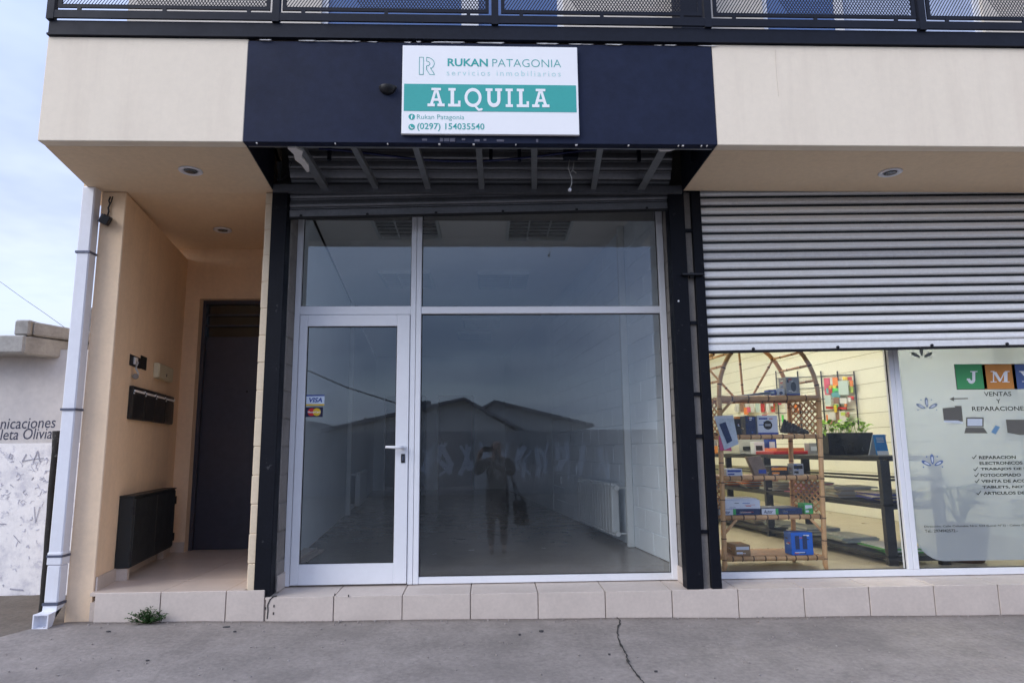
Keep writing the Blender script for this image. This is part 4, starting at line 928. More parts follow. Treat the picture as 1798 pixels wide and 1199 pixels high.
def marks(pl, wd):
    w3 = [(at(x_, y_, ya_ - .002).x, at(x_, y_, ya_ - .002).z) for x_, y_ in pl]; g2.ribbon(w3, wd, ya_ - .002, .0012)
marks([(46, 798), (39, 810), (60, 806)], .008); marks([(58, 812), (66, 792), (70, 811)], .008); marks([(56, 806), (76, 805)], .007); marks([(24, 940), (35, 953)], .005)
marks([(18, 797), (15, 804), (20, 806), (22, 799), (18, 797)], .006); marks([(0, 920), (10, 920)], .008); marks([(60, 890), (62, 918), (70, 890)], .005); marks([(18, 1034), (40, 1036)], .012)
g2.build('dark_graffiti', m_blu2, t, kind='stuff')
MB().box(-16, -3.302, 5.9993, 6.0, -.39, 1.055).build('whitewashed_dado', M('smeared_whitewash', (0.86, 0.84, 0.83), 0.9, var=0.10, scale=3, bump=0.5, bscale=30, stain=0.85, stain_col=(0.42, 0.42, 0.49), stain_scale=4.5, spots=0.5, wear=((0.62, 0.61, 0.65), 9, 0.56)), t)
random.seed(5)
o = MB()
p0 = at(74, 1096, 5.05); p1 = at(101, 757, 5.05); n = 9
pv = [p0.lerp(p1, k / n) + Vector((random.uniform(-.004, .004), 0, 0)) for k in range(n + 1)]
o.tube([(v.x, 5.05, v.z) for v in pv], [.030 + random.uniform(-.003, .003) for _ in pv], 12)
o = o.build('old_post', M('charred_timber', (0.020, 0.017, 0.015), 0.85, var=0.4, scale=9, bump=0.8, bscale=40, wear=((0.22, 0.21, 0.20), 6, 0.60)), smooth=True); tag(o, 'dark weathered post standing against the white downpipe by the neighbour wall', 'post')
o = MB().tube([at(-40, 462, 26), at(0, 495, 25), at(40, 524, 24), at(75, 548, 23), at(120, 580, 22)], .008, 5).build('overhead_wire', m_rack); tag(o, 'thin overhead wire crossing the pale sky at the left', 'wire')
# ------------------------------------------------------------------ inside the neighbouring shop
YB2 = 15.0
def w2R(Y): return 5.60 - SK * (Y - 5.2)
def w2L(Y): return 1.72 - SK * (Y - 5.2)
MB().prism([(1.66, 5.236), (5.60, 5.236), (w2R(YB2), YB2), (w2L(YB2), YB2)], -.10, 0.0).build('display_shop_floor', m_yfloor, kind='structure')
MB().prism([(1.66, 5.50), (5.60, 5.50), (w2R(YB2), YB2), (w2L(YB2), YB2)], 3.05, 3.30).build('display_shop_ceiling', m_ypaint, kind='structure')
MB().prism([(w2L(5.25), 5.25), (w2L(5.25) + .02, 5.25), (w2L(YB2) + .02, YB2), (w2L(YB2), YB2)], 0, 3.05).build('display_shop_wall_left', m_ypaint, kind='structure')
MB().box(w2L(YB2) - .1, w2R(YB2) + .1, YB2, YB2 + .1, 0, 3.05).build('display_shop_wall_back', m_ypaint, kind='structure')
w2 = MB().prism([(w2R(5.25) - .002, 5.25), (w2R(5.25) + .02, 5.25), (w2R(YB2) + .02, YB2), (w2R(YB2) - .002, YB2)], 0, 3.05).build('display_shop_wall_right', m_ymort, kind='structure')
b2 = MB().box(-.012, .004, -.2005, .2005, -.0965, .0965).mesh('block', m_ypaint)
for r in range(15):
    for c in range(24):
        Y = 5.40 + (c + (.5 if r % 2 else 0)) * .40 * math.cos(ang)
        if r < 3 and c > 12 or (r > 11 and c < 6) or c < 4: continue
        inst('block', b2, w2, (w2R(Y), Y, .10 + r * .2), (0, 0, ang))
MB().prism([(w2R(5.25) - .010, 5.25), (w2R(5.25), 5.25), (w2R(6.75), 6.75), (w2R(6.75) - .010, 6.75)], 0, 3.05).build('plain_stretch', m_ypaint, w2)
m_tube = emit('lit_tube', (1.0, 0.97, 0.89), 68.0)
for i, (x, y) in enumerate(((2.9, 6.5), (3.1, 9.0), (2.9, 11.8))):
    t = thing('tube_light', (x, y, 3.0), 'lit fluorescent tube fixture on the display shop ceiling, ' + ('nearest the window', 'in the middle', 'at the back')[i], 'tube light', 'lit tube lights in the display shop')
    MB().box(x - .62, x + .62, y - .09, y + .09, 3.0, 3.049).build('housing', m_white, t)
    for s in (-.045, .045): MB().tube([(x - .58, y + s, 2.975), (x + .58, y + s, 2.975)], .016, 10).build('tube', m_tube, t, smooth=True)

# bamboo shelf unit
YF_, YR_ = 5.44, 5.86
zs = [.098, .412, .717, 1.042, 1.352]
xL = lambda z: 1.848 + (1.881 - 1.848) * z / 1.35
xR = lambda z: 2.646 + (2.701 - 2.646) * z / 1.35
SH = -0.055
T = thing('bamboo_shelf', (2.25, 5.62, 0), 'tall bamboo shelf unit with arched top behind the display window', 'shelf')
def cane(pts, r, par=T, name='cane', node=.10, thick=1.0):
    """a bamboo cane: a smooth tube with darker rings at its nodes"""
    pts = [Vector(p) for p in pts]; c = MB().tube(pts, r, 9).build(name, m_bamboo, par, smooth=True)
    ring = MB(); acc = node * .6; r = r if not isinstance(r, list) else sum(r) / len(r)
    for a, b in zip(pts, pts[1:]):
        L_ = (b - a).length
        if L_ < 1e-5: continue
        d = (b - a) / L_; s = acc
        while s < L_:
            q = a + d * s; ring.tube([q - d * .006, q - d * .002, q + d * .002, q + d * .006], [r * 1.01, r * 1.16, r * 1.16, r * 1.01], 9, cap=False); s += node * random.uniform(.85, 1.15)
        acc = s - L_
    if ring.v: ring.build('node_rings', m_node, c)
    return c
pr = .019
for f, (Y, sh) in enumerate(((YF_, 0), (YR_, SH))):
    for fx in (xL, xR):
        cane([(fx(0) + sh + (.012 if fx is xR and f == 0 else -.006), Y, .001), (fx(.05) + sh, Y, .05), (fx(.7) + sh, Y, .7), (fx(1.36) + sh, Y, 1.36)], [pr * .75, pr * 1.05, pr, pr * 1.08], name='leg', node=.15)
    cxm = (xL(1.36) + xR(1.36)) / 2 + sh; hw = (xR(1.36) - xL(1.36)) / 2
    cane([(cxm + hw * math.cos(a), Y, 1.36 + .52 * math.sin(a)) for a in [math.pi * k / 18 for k in range(19)]], pr * .95, name='arch', node=.16)
for k in range(1, 12):
    a = math.pi * k / 12; c0 = (xL(1.36) + xR(1.36)) / 2; hw = (xR(1.36) - xL(1.36)) / 2
    cane([(c0 + hw * math.cos(a), YF_, 1.36 + .52 * math.sin(a)), (c0 + SH + hw * math.cos(a), YR_, 1.36 + .52 * math.sin(a))], .010, name='rung', node=.2)
c0 = (xL(1.36) + xR(1.36)) / 2 + SH; hw = (xR(1.36) - xL(1.36)) / 2
for a, b0 in ((math.radians(142), -.07), (math.radians(92), 0), (math.radians(45), .07)):
    cane([(c0 + b0, YR_ - .01, 1.38), (c0 + hw * .97 * math.cos(a), YR_ - .01, 1.36 + .52 * .96 * math.sin(a))], .010, name='spoke', node=.2)
cw_ = MB()
for i, z in enumerate(zs):
    cane([(xL(z) + .012, YF_, z), (xR(z) - .012, YF_, z)], .0185 if i < 4 else .023, name='front_rail', node=.085 if i < 4 else .15)
    cane([(xL(z) + SH, YR_, z), (xR(z) + SH, YR_, z)], .015, name='rear_rail', node=.12)
    for fx in (xL, xR): cane([(fx(z), YF_ + .012, z), (fx(z) + SH, YR_ - .012, z)], .015, name='side_rail', node=.12)
    sb_ = MB().hexa([(xL(z) + .02, YF_ + .012, z + .004), (xR(z) - .02, YF_ + .012, z + .004), (xR(z) + SH - .01, YR_ - .01, z + .004), (xL(z) + SH + .01, YR_ - .01, z + .004)],
              [(xL(z) + .02, YF_ + .012, z + .014), (xR(z) - .02, YF_ + .012, z + .014), (xR(z) + SH - .01, YR_ - .01, z + .014), (xL(z) + SH + .01, YR_ - .01, z + .014)])
    sb_.build('shelf_board', m_cane, T)
for z, s in ((1.352, -1), (.412, -1)):
    for fx, d in ((xL, 1), (xR, -1)): cane([(fx(z - .13), YF_, z - .13), (fx(z) + d * .105, YF_, z - .015)], .011, name='brace', node=.3)
def lattice(za, zb, fx):
    lt = MB(); n = 5; H_ = zb - za; D_ = YR_ - YF_
    P = lambda u, v: Vector((fx(za + v * H_) + SH * u, YF_ + .02 + (D_ - .04) * u, za + v * H_))
    for k in range(-n, n + 1):
        for sg in (1, -1):
            u0, v0 = max(0, k / n), max(0, -k / n); e = min(1 - u0, 1 - v0)
            a = P(u0, v0); b = P(u0 + e, v0 + e)
            if sg < 0: a = P(1 - u0, v0); b = P(1 - u0 - e, v0 + e)
            if e > .02: lt.tube([a, b], .0065, 5)
    lt.build('lattice', m_node if False else m_cane, T)
for fx in (xL, xR): lattice(1.06, 1.33, fx); lattice(.44, .69, fx)

# goods on the bamboo shelf
PRN = [flat('print_white', (0.7, 0.7, 0.7)), flat('print_dark', (0.03, 0.03, 0.04)), flat('print_blue', (0.03, 0.10, 0.40)), flat('print_red', (0.55, 0.06, 0.03))]
def goods(name, label, cat, p0, p1, zb, Y, depth, mat, group=None, face=None, rot=0):
    a = at(p0[0], p0[1], Y); b = at(p1[0], p1[1], Y); x0, x1 = a.x, b.x; h = abs(a.z - b.z)
    t = thing(name, ((x0 + x1) / 2, Y, zb), label, cat, group)
    MB().box(x0, x1, Y, Y + depth, zb, zb + h).build('carton', mat, t, bevel=.002)
    rg = random.Random(label); tones = (PRN[0], PRN[1], PRN[2], PRN[3])
    for k in range(6):                                     # small print on the front and on the side that faces the street
        u = rg.uniform(.06, .6); v = rg.uniform(.06, .86); ln = rg.uniform(.10, .34)
        MB().box(x0 + (x1 - x0) * u, x0 + (x1 - x0) * min(.95, u + ln), Y - .0006 - .00005 * k, Y - .0001, zb + h * v, zb + h * min(.96, v + rg.uniform(.03, .08))).build('print_line', tones[rg.randint(0, 3)], t)
    for k in range(3):
        u = rg.uniform(.1, .5); v = rg.uniform(.2, .8); MB().box(x0 - .0006, x0 - .0001, Y + depth * u, Y + depth * (u + .35), zb + h * v, zb + h * (v + .06)).build('print_line', tones[rg.randint(0, 3)], t)
    return t, x0, x1, zb, zb + h
m_sil = flat('silver_card', (0.28, 0.29, 0.31)); m_cb = flat('carton_blue', (0.015, 0.05, 0.30)); m_cw = flat('carton_white', (0.62, 0.66, 0.74)); m_ck = flat('carton_black', (0.012, 0.012, 0.014)); m_cdb = flat('carton_dark_blue', (0.012, 0.03, 0.10)); m_green = flat('carton_green', (0.04, 0.38, 0.10)); m_or = flat('carton_orange', (0.75, 0.25, 0.02)); m_pink = flat('pink_card', (0.62, 0.10, 0.22)); m_red = flat('red_card', (0.45, 0.02, 0.02)); m_pl = M('clear_bag', (0.55, 0.62, 0.70), 0.15, var=0.25, scale=25, bump=0.5, bscale=30)
def pic(t, x0, x1, z0, z1, y, mat, name='printed_panel', n=0):
    if n: MB().disc(((x0 + x1) / 2, (z0 + z1) / 2), (x1 - x0) / 2, y - .0012, y - .0002, 20, (z1 - z0) / 2).build(name, mat, t)
    else: MB().box(x0, x1, y - .001, y - .0002, z0, z1).build(name, mat, t)
zt = zs[4] + .020
t, x0, x1, za, zb = goods('speaker_carton', 'grey boxed speaker standing on the top bamboo shelf', 'carton', (1379, 659), (1405, 692), zt, 5.47, .14, m_sil)
W_ = x1 - x0; H_ = zb - za; pic(t, x0 + W_ * .34, x0 + W_ * .74, za + H_ * .22, za + H_ * .74, 5.47, m_ck, n=1); pic(t, x0, x1, za, za + H_ * .12, 5.4695, m_cb); pic(t, x0 + W_ * .08, x0 + W_ * .2, za + H_ * .7, za + H_ * .85, 5.47, m_ck)
t, x0, x1, za, zb = goods('small_carton', 'small white carton with a dark cup picture on the top bamboo shelf', 'carton', (1364, 679), (1378, 692), zt, 5.47, .07, m_cw)
W_ = x1 - x0; H_ = zb - za; pic(t, x0 + W_ * .25, x0 + W_ * .75, za + H_ * .2, za + H_ * .6, 5.47, m_cdb, n=1)
t, x0, x1, za, zb = goods('small_carton', 'small blue carton on the top bamboo shelf beside the white one', 'carton', (1349, 681), (1363, 692), zt, 5.47, .09, m_cb)
t = thing('plastic_packets', (2.12, 5.5, zt), 'heap of clear plastic packets lying on the top bamboo shelf', 'packets')
random.seed(3)
for k in range(7):
    q = at(1303 + k * 6, 690, 5.48); MB().hexa([(q.x, 5.46, zt + .001 + k * .003), (q.x + .09, 5.46, zt + .002 + k * .003), (q.x + .08, 5.60, zt + .001 + k * .003), (q.x - .01, 5.6, zt + .001 + k * .003)], [(q.x, 5.46, zt + .012 + k * .003), (q.x + .09, 5.46, zt + .008 + k * .005), (q.x + .08, 5.60, zt + .010 + k * .003), (q.x - .01, 5.6, zt + .014 + k * .003)]).build('packet', m_pl, t)
z2 = zs[3] + .018
t, x0, x1, za, zb = goods('speaker_carton', 'white and blue carton with a round speaker picture on the second shelf', 'carton', (1329, 728), (1367, 761), z2, 5.47, .16, m_cw)
W_ = x1 - x0; H_ = zb - za; pic(t, x0 + W_ * .28, x0 + W_ * .72, za + H_ * .26, za + H_ * .74, 5.47, m_ck, n=1); pic(t, x0, x1, za, za + H_ * .10, 5.4695, m_cb); pic(t, x0 + W_ * .08, x0 + W_ * .5, za + H_ * .80, za + H_ * .88, 5.47, m_cb)
pic(t, x0 + W_ * .36, x0 + W_ * .64, za + H_ * .44, za + H_ * .56, 5.4686, m_sil)
t, x0, x1, za, zb = goods('dark_carton', 'plain dark blue carton left of the speaker carton on the second shelf', 'carton', (1308, 728), (1328, 761), z2, 5.475, .16, m_cdb)
t, x0, x1, za, zb = goods('black_pouch', 'black pouch with orange top on the second shelf', 'pouch', (1290, 733), (1302, 761), z2, 5.48, .04, m_ck)
MB().box(x0 + .006, x1 - .004, 5.4785, 5.515, zb, zb + .018).build('orange_tab', m_or, t)
t = thing('cable_bag', at(1395, 762, 5.5), 'crumpled dark bag of cables lying on the second shelf at the right', 'bag')
cb = MB(); q = at(1372, 755, 5.5); q2 = at(1420, 755, 5.5)
for k in range(9):
    u = k / 8; cb.tube([(q.x + (q2.x - q.x) * u * .8, 5.50 + .01 * (k % 3), z2 + .014), (q.x + (q2.x - q.x) * (u * .8 + .12), 5.49, z2 + .09 * (1 - u) + .02), (q.x + (q2.x - q.x) * (u * .8 + .2), 5.53, z2 + .014)], .015, 6)
cb.build('cables', M('grey_cable', (0.05, 0.052, 0.055), 0.5, var=0.4, scale=20), t, smooth=True)
# blister packs hanging on the left post
for k, (quad, mt, lb) in enumerate((([(1254, 731), (1287, 729), (1297, 780), (1272, 790)], m_pl, 'clear blister pack hanging at the left post of the bamboo shelf'), ([(1262, 765), (1280, 772), (1285, 792), (1264, 791)], m_pink, 'pink card pack hanging under the clear pack on the bamboo shelf'))):
    c4 = [at(x, y, 5.405 + .006 * k) for x, y in quad]; mb = MB().slab([(v.x, v.z) for v in c4], 5.405 + .006 * k, 5.410 + .006 * k)
    t = thing('blister_pack', c4[3], lb, 'blister pack', 'packs hanging on the bamboo shelf'); mb.build('pack', mt, t)
    if k == 0:
        MB().slab([(at(x, y, 5.40).x, at(x, y, 5.40).z) for x, y in ((1263, 745), (1274, 741), (1286, 774), (1277, 779))], 5.400, 5.4045).build('gadget', m_cdb, t); MB().slab([(at(x, y, 5.40).x, at(x, y, 5.40).z) for x, y in ((1254, 731), (1287, 729), (1288, 734), (1255, 736))], 5.4015, 5.4045).build('header_card', m_cw, t)
q = at(1312, 802, 5.47); q2 = at(1343, 833, 5.47); t = thing('brown_package', (q.x, 5.47, zs[2] + .02), 'tilted brown package with a blue label on the middle shelf', 'package')
zz_ = zs[2] + .0145; MB().hexa([(q.x, 5.47, zz_ + .15), (q.x + .11, 5.47, zz_ + .16), (q2.x + .03, 5.47, zz_), (q.x + .06, 5.47, zz_)], [(q.x, 5.53, zz_ + .15), (q.x + .11, 5.53, zz_ + .16), (q2.x + .03, 5.53, zz_), (q.x + .06, 5.53, zz_)]).build('wrap', M('brown_wrap', (0.20, 0.14, 0.10), 0.4, var=0.4, scale=18, bump=0.4), t)
MB().box(q.x + .085, q2.x + .012, 5.4685, 5.4695, zz_ + .02, zz_ + .05).build('blue_label', m_cb, t)
z4 = zs[1] + .016
for k, (a0, a1) in enumerate(((1262, 1335), (1337, 1409))):
    t, x0, x1, za, zb = goods('paper_ream', 'blue, white and green paper ream on the fourth shelf, ' + ('under the white box' if k == 0 else 'right of the white box'), 'paper ream', (a0, 892), (a1, 902), z4, 5.47, .25, m_cdb, 'paper reams on the bamboo shelf')
    W_ = x1 - x0; pic(t, x0, x0 + W_ * .34, za + .002, zb - .002, 5.47, m_cw); pic(t, x0 + W_ * .34, x0 + W_ * .41, za + .002, zb - .002, 5.47, m_green)
    lettering('Autor', x0 + W_ * .05, x0 + W_ * .27, za + .010, zb - .010, 5.4685, m_cdb, t, offset=.02, shear=.2); lettering('Ultra', x0 + W_ * .52, x0 + W_ * .64, za + .014, zb - .014, 5.4685, m_sil, t)
t, x0, x1, za, zb = goods('white_box', 'flat white box lying on a paper ream on the fourth shelf', 'box', (1272, 876), (1335, 891), z4 + .046, 5.475, .24, m_cw)
MB().box(x0, x1 - .02, 5.48, 5.70, zb, zb + .012).build('lid', m_cw, t, bevel=.004)
z5 = zs[0] + .016
t, x0, x1, za, zb = goods('blue_carton', 'bright blue carton with two dark windows on the bottom shelf', 'carton', (1388, 935), (1429, 974), z5, 5.47, .13, flat('bright_blue_card', (0.01, 0.12, 0.55)))
W_ = x1 - x0; H_ = zb - za; pic(t, x0 + W_ * .18, x0 + W_ * .38, za + H_ * .26, za + H_ * .86, 5.47, m_cdb); pic(t, x0 + W_ * .52, x0 + W_ * .73, za + H_ * .26, za + H_ * .86, 5.47, m_cdb); pic(t, x0 + W_ * .15, x0 + W_ * .6, za + H_ * .10, za + H_ * .14, 5.47, m_cw)

for p0, p1, zz0, dp, mt, mt2, nm, lb, ct in (
    ((1275, 826), (1304, 838), zs[2] + .016, .18, m_cw, m_cb, 'flat_carton', 'flat white carton with a blue band on the middle shelf at the left', 'carton'),
    ((1352, 822), (1385, 838), zs[2] + .016, .16, m_ck, m_or, 'flat_carton', 'flat black carton with an orange band on the middle shelf', 'carton'),
    ((1392, 818), (1412, 838), zs[2] + .016, .10, m_sil, m_ck, 'small_carton', 'small grey carton on the middle shelf at the right', 'carton'),
    ((1290, 955), (1318, 973), zs[0] + .016, .20, M('kraft_card', (0.30, 0.20, 0.11), 0.8), m_cw, 'kraft_carton', 'brown kraft carton on the bottom shelf at the left', 'carton'),
    ((1412, 884), (1428, 902), zs[1] + .016, .12, m_green, m_cw, 'small_carton', 'small green carton at the right end of the fourth shelf', 'carton')):
    t, x0, x1, za, zb = goods(nm, lb, ct, p0, p1, zz0, 5.49, dp, mt)
    W_ = x1 - x0; H_ = zb - za; pic(t, x0 + W_ * .08, x0 + W_ * .92, za + H_ * .55, za + H_ * .85, 5.49, mt2); pic(t, x0 + W_ * .1, x0 + W_ * .5, za + H_ * .15, za + H_ * .35, 5.49, mt2)
# black steel rack running back along the shop
rx0, rx1 = 3.285, 3.72; ry0, ry1 = 5.58, 9.4
def rk(u, Y): return rx0 + u * (rx1 - rx0) - SK * (Y - ry0)
K = thing('steel_rack', (rk(.5, 7.4), 7.4, 0), 'long black steel rack with four shelves running back behind the bamboo shelf', 'rack')
RZ = [.062, .470, .690, .860]
for Y in (ry0, 7.5, ry1):
    for u in (0, 1):
        x = rk(u, Y); MB().box(x - .038, x + .038, Y, Y + .05, .001, .845).build('leg', m_rack, K)
for i, z in enumerate(RZ):
    h = .026 if i != 2 else .018
    for u in (0, 1):
        MB().hexa([(rk(u, ry0) - .02, ry0 + .05, z - h), (rk(u, ry0) + .02, ry0 + .05, z - h), (rk(u, ry1) + .02, ry1, z - h), (rk(u, ry1) - .02, ry1, z - h)], [(rk(u, ry0) - .02, ry0 + .05, z), (rk(u, ry0) + .02, ry0 + .05, z), (rk(u, ry1) + .02, ry1, z), (rk(u, ry1) - .02, ry1, z)]).build('beam', m_rack, K)
    MB().box(rk(0, ry0) + .038, rk(1, ry0) - .038, ry0 + .005, ry0 + .04, z - h, z).build('beam', m_rack, K)
    if i != 2:
        MB().hexa([(rk(0, ry0) - .045, ry0, z + .001), (rk(1, ry0) + .045, ry0, z + .001), (rk(1, ry1) + .045, ry1, z + .001), (rk(0, ry1) - .045, ry1, z + .001)], [(rk(0, ry0) - .045, ry0, z + .016), (rk(1, ry0) + .045, ry0, z + .016), (rk(1, ry1) + .045, ry1, z + .016), (rk(0, ry1) - .045, ry1, z + .016)]).build('shelf_board', m_rack, K)
# stock on the rack
random.seed(11)
cols_ = [flat('magazine_%s' % n_, c_) for n_, c_ in (('white', (.6, .6, .58)), ('pink', (.6, .22, .30)), ('grey', (.30, .33, .35)), ('green', (.10, .36, .08)), ('blue', (.06, .07, .30)), ('beige', (.50, .44, .36)), ('orange', (.55, .15, .04)), ('pale', (.48, .55, .52)))]
def stack(u0, u1, Y, z, n, label, pal, d=.28, th=.012):
    t = thing('magazine_stack', (rk((u0 + u1) / 2, Y), Y, z), label, 'magazines', 'stacks of printed matter on the black rack')
    for k in range(n):
        j = random.uniform(-.015, .015); x0, x1 = rk(u0, Y) + j, rk(u1, Y) + j
        ca, sa = math.cos(random.gauss(0, .10)), random.gauss(0, .10); cx_, cy_ = (x0 + x1) / 2, Y + d / 2; hx, hy = (x1 - x0) * random.uniform(.32, .5), d * random.uniform(.34, .48)
        MB().prism([(cx_ + u_ * hx * ca - v_ * hy * sa, cy_ + u_ * hx * sa + v_ * hy * ca) for u_, v_ in ((-1, -1), (1, -1), (1, 1), (-1, 1))], z + k * th + .001, z + (k + 1) * th).build('magazine', cols_[pal[k % len(pal)]], t)
lv = ('bottom', 'middle'); words_ = ['with a green cover, nearest the window', 'white, second from the window', 'pale grey, third from the window', 'grey, fourth from the window', 'mixed, fifth from the window', 'mixed, at the far end']
for k in range(6): stack(.02, .9, 5.66 + k * .58, RZ[0] + .017, 4 + k % 3, 'magazines on the bottom rack shelf, ' + words_[k], ([3, 0], [0, 7], [2, 0], [2, 7, 0], [5, 0], [0, 2])[k], d=.48)
w3_ = ['blue, nearest the window', 'white and pink, second from the window', 'pink, third from the window', 'white, fourth from the window', 'mixed, fifth from the window', 'orange and white, at the far end']
for k in range(6): stack(.0, .95, 5.68 + k * .58, RZ[1] + .017, 6 + k % 3, 'magazines on the middle rack shelf, ' + w3_[k], ([4, 5], [0, 5, 0], [1, 0], [0, 5], [2, 6], [6, 0])[k], d=.46, th=.014)
zt_r = RZ[3] + .017
def rackbox(name, label, cat, u0, u1, Ya, Yb, h, mat):
    t = thing(name, (rk((u0 + u1) / 2, Ya), Ya, zt_r), label, cat); MB().prism([(rk(u0, Ya), Ya), (rk(u1, Ya), Ya), (rk(u1, Yb), Yb), (rk(u0, Yb), Yb)], zt_r + .001, zt_r + h).build('body', mat, t, bevel=.004); return t
t = rackbox('printer', 'pale grey printer on the rack top seen through the bamboo shelf', 'printer', .0, .8, 8.15, 8.75, .20, M('printer_plastic', (0.50, 0.50, 0.47), 0.45)); MB().box(rk(.1, 8.15), rk(.7, 8.15), 8.135, 8.149, zt_r + .05, zt_r + .09).build('paper_slot', m_ck, t)
t = rackbox('red_folder_pile', 'red and white folder pile on the rack top left of the black planter', 'folders', .0, .9, 7.35, 7.75, .035, m_red); MB().box(rk(.1, 7.35), rk(.8, 7.35), 7.37, 7.7, zt_r + .035, zt_r + .07).build('folder', cols_[6], t)
t = rackbox('dark_monitor', 'dark box standing on the rack top at its far end', 'box', .0, .8, 9.0, 9.3, .28, m_ck); MB().box(rk(.08, 9.0), rk(.7, 9.0), 8.985, 8.999, zt_r + .05, zt_r + .24).build('screen', m_sil, t)
cc_ = 0
for u_, Y_, wd_, hh_, ci, lb in ((.05, 7.82, .12, .14, m_cw, 'small white carton on the rack top behind the red folders'), (.45, 7.84, .10, .20, m_cb, 'upright blue carton on the rack top behind the red folders'), (.05, 8.80, .14, .10, m_or, 'orange carton on the rack top beyond the printer'), (.55, 8.82, .12, .16, m_green, 'green carton on the rack top beyond the printer'), (.85, 7.30, .10, .12, m_sil, 'grey carton on the rack top by the wall side of the folders')):
    t = thing('small_carton', (rk(u_, Y_), Y_, zt_r), lb, 'carton'); MB().box(rk(u_, Y_), rk(u_, Y_) + wd_, Y_, Y_ + .12, zt_r + .001, zt_r + hh_).build('carton', ci, t, bevel=.003); MB().box(rk(u_, Y_) + wd_ * .15, rk(u_, Y_) + wd_ * .8, Y_ - .001, Y_ - .0002, zt_r + hh_ * .3, zt_r + hh_ * .7).build('printed_panel', m_cw if ci is not m_cw else m_ck, t)
# planter with pothos
pa = at(1455, 797, 6.4); pbx = at(1535, 797, 6.4)
t = thing('planter', ((pa.x + pbx.x) / 2, 6.45, zt_r), 'long black planter with bright green trailing leaves on the rack top', 'planter')
zz_ = zt_r + .001; hp_ = at(1490, 760, 6.4).z - zz_
sh_ = MB().hexa([(pa.x + .01, 6.40, zz_), (pbx.x - .01, 6.40, zz_), (pbx.x - .03, 6.58, zz_), (pa.x - .02, 6.58, zz_)], [(pa.x, 6.385, zz_ + hp_), (pbx.x, 6.385, zz_ + hp_), (pbx.x - .02, 6.60, zz_ + hp_), (pa.x - .02, 6.60, zz_ + hp_)])
sh_.build('trough', M('glossy_black_bag', (0.012, 0.012, 0.014), 0.22, var=0.3, scale=9, bump=0.9, bscale=14), t, bevel=.004)
def broad_leaf(mb, p, d, up, l, w_):
    s_ = d.cross(up).normalized(); u = s_.cross(d).normalized()
    prof = [(0, 0), (.15, .42), (.4, .5), (.7, .32), (1, 0)]
    base = len(mb.v)
    for a, b in prof:
        c_ = p + d * l * a + u * (l * .18 * math.sin(math.pi * a) - l * .12 * a * a)
        mb.v += [tuple(c_ - s_ * w_ * b + u * w_ * b * .25), tuple(c_), tuple(c_ + s_ * w_ * b + u * w_ * b * .25)]
    for i in range(len(prof) - 1):
        for k in (0, 1): a = base + i * 3 + k; mb.f.append((a, a + 1, a + 4, a + 3))
lf = MB(); stm = MB()
for k in range(64):
    x = pa.x + (pbx.x - pa.x) * random.uniform(-.22, .95); q = Vector((x, 6.46 + random.uniform(-.06, .08), zz_ + hp_ + random.uniform(.0, .10))); d = Vector((random.uniform(-1, 1), random.uniform(-1, .2), random.uniform(-.2, .7))).normalized()
    broad_leaf(lf, q, d, Vector((0, -.3, 1)), random.uniform(.05, .09), random.uniform(.03, .05))
    stm.tube([(x, 6.48, zz_ + hp_ - .03), q], .002, 4, cap=False)
lf.build('leaves', m_pothos, t, smooth=True, kind='stuff'); stm.build('stems', m_pothos, t)
# tent calendar
a = at(1536, 798, 6.1); b = at(1559, 762, 6.1); t = thing('desk_calendar', (a.x, 6.1, zt_r), 'blue tent desk calendar standing on the rack top by the mullion', 'calendar'); za = zt_r + .001; hC = b.z - a.z; wC = (b.x - a.x) * .78
MB().side([(6.06, za), (6.10, za + hC), (6.105, za + hC), (6.075, za)], a.x, a.x + wC).build('front_leaf', flat('calendar_blue', (0.01, 0.20, 0.55)), t)
MB().side([(6.19, za), (6.107, za + hC), (6.112, za + hC), (6.205, za)], a.x, a.x + wC + .02).build('back_leaf', m_cw, t)
MB().side([(6.052, za), (6.0615, za + hC * .2), (6.0645, za + hC * .2), (6.056, za)], a.x + .002, a.x + wC - .002).build('white_strip', m_cw, t)
for k in range(4):
    v = .62 + .07 * k; MB().side([(6.0595 + .04 * v - .003, za + hC * v), (6.0595 + .04 * (v + .03) - .003, za + hC * (v + .03)), (6.0595 + .04 * (v + .03) - .001, za + hC * (v + .03)), (6.0595 + .04 * v - .001, za + hC * v)], a.x + .02, a.x + wC * .8).build('print_line', m_vl, t)
# goods display on the far wall
t = thing('wall_display', (w2R(10.2), 10.2, .9), 'wire display grid hung with bright packaged goods on the yellow block wall', 'display')
def wp(px, py, off=.05):
    d = ROT @ Vector((px - 899.0, 600.0 - py, -F)); x0 = 5.60 + SK * 5.2 - off; Y = x0 / (d.x / d.y + SK); q = d * (Y / d.y); q.z += CAMZ; return q
for px in (1362, 1400, 1441, 1470, 1499): a, b = wp(px, 652, .04), wp(px + 5, 757, .04); MB().tube([a, (a.x, a.y, b.z)], .010, 6).build('upright', m_rack, t)
for py in (661, 681, 701, 722, 745): MB().tube([wp(1362, py + 4, .04), wp(1500, py - 3, .04)], .006, 5).build('crossbar', m_rack, t)
pack_c = [('pink', (.6, .08, .15)), ('orange', (.75, .20, .02)), ('green', (.10, .60, .10)), ('pale', (.5, .62, .6)), ('yellow', (.7, .5, .03)), ('red', (.5, .03, .02)), ('white', (.62, .62, .6)), ('teal', (.1, .35, .38)), ('brown', (.25, .13, .08)), ('lime', (.45, .6, .1))]
pm = [flat('pack_' + n_, c_) for n_, c_ in pack_c]
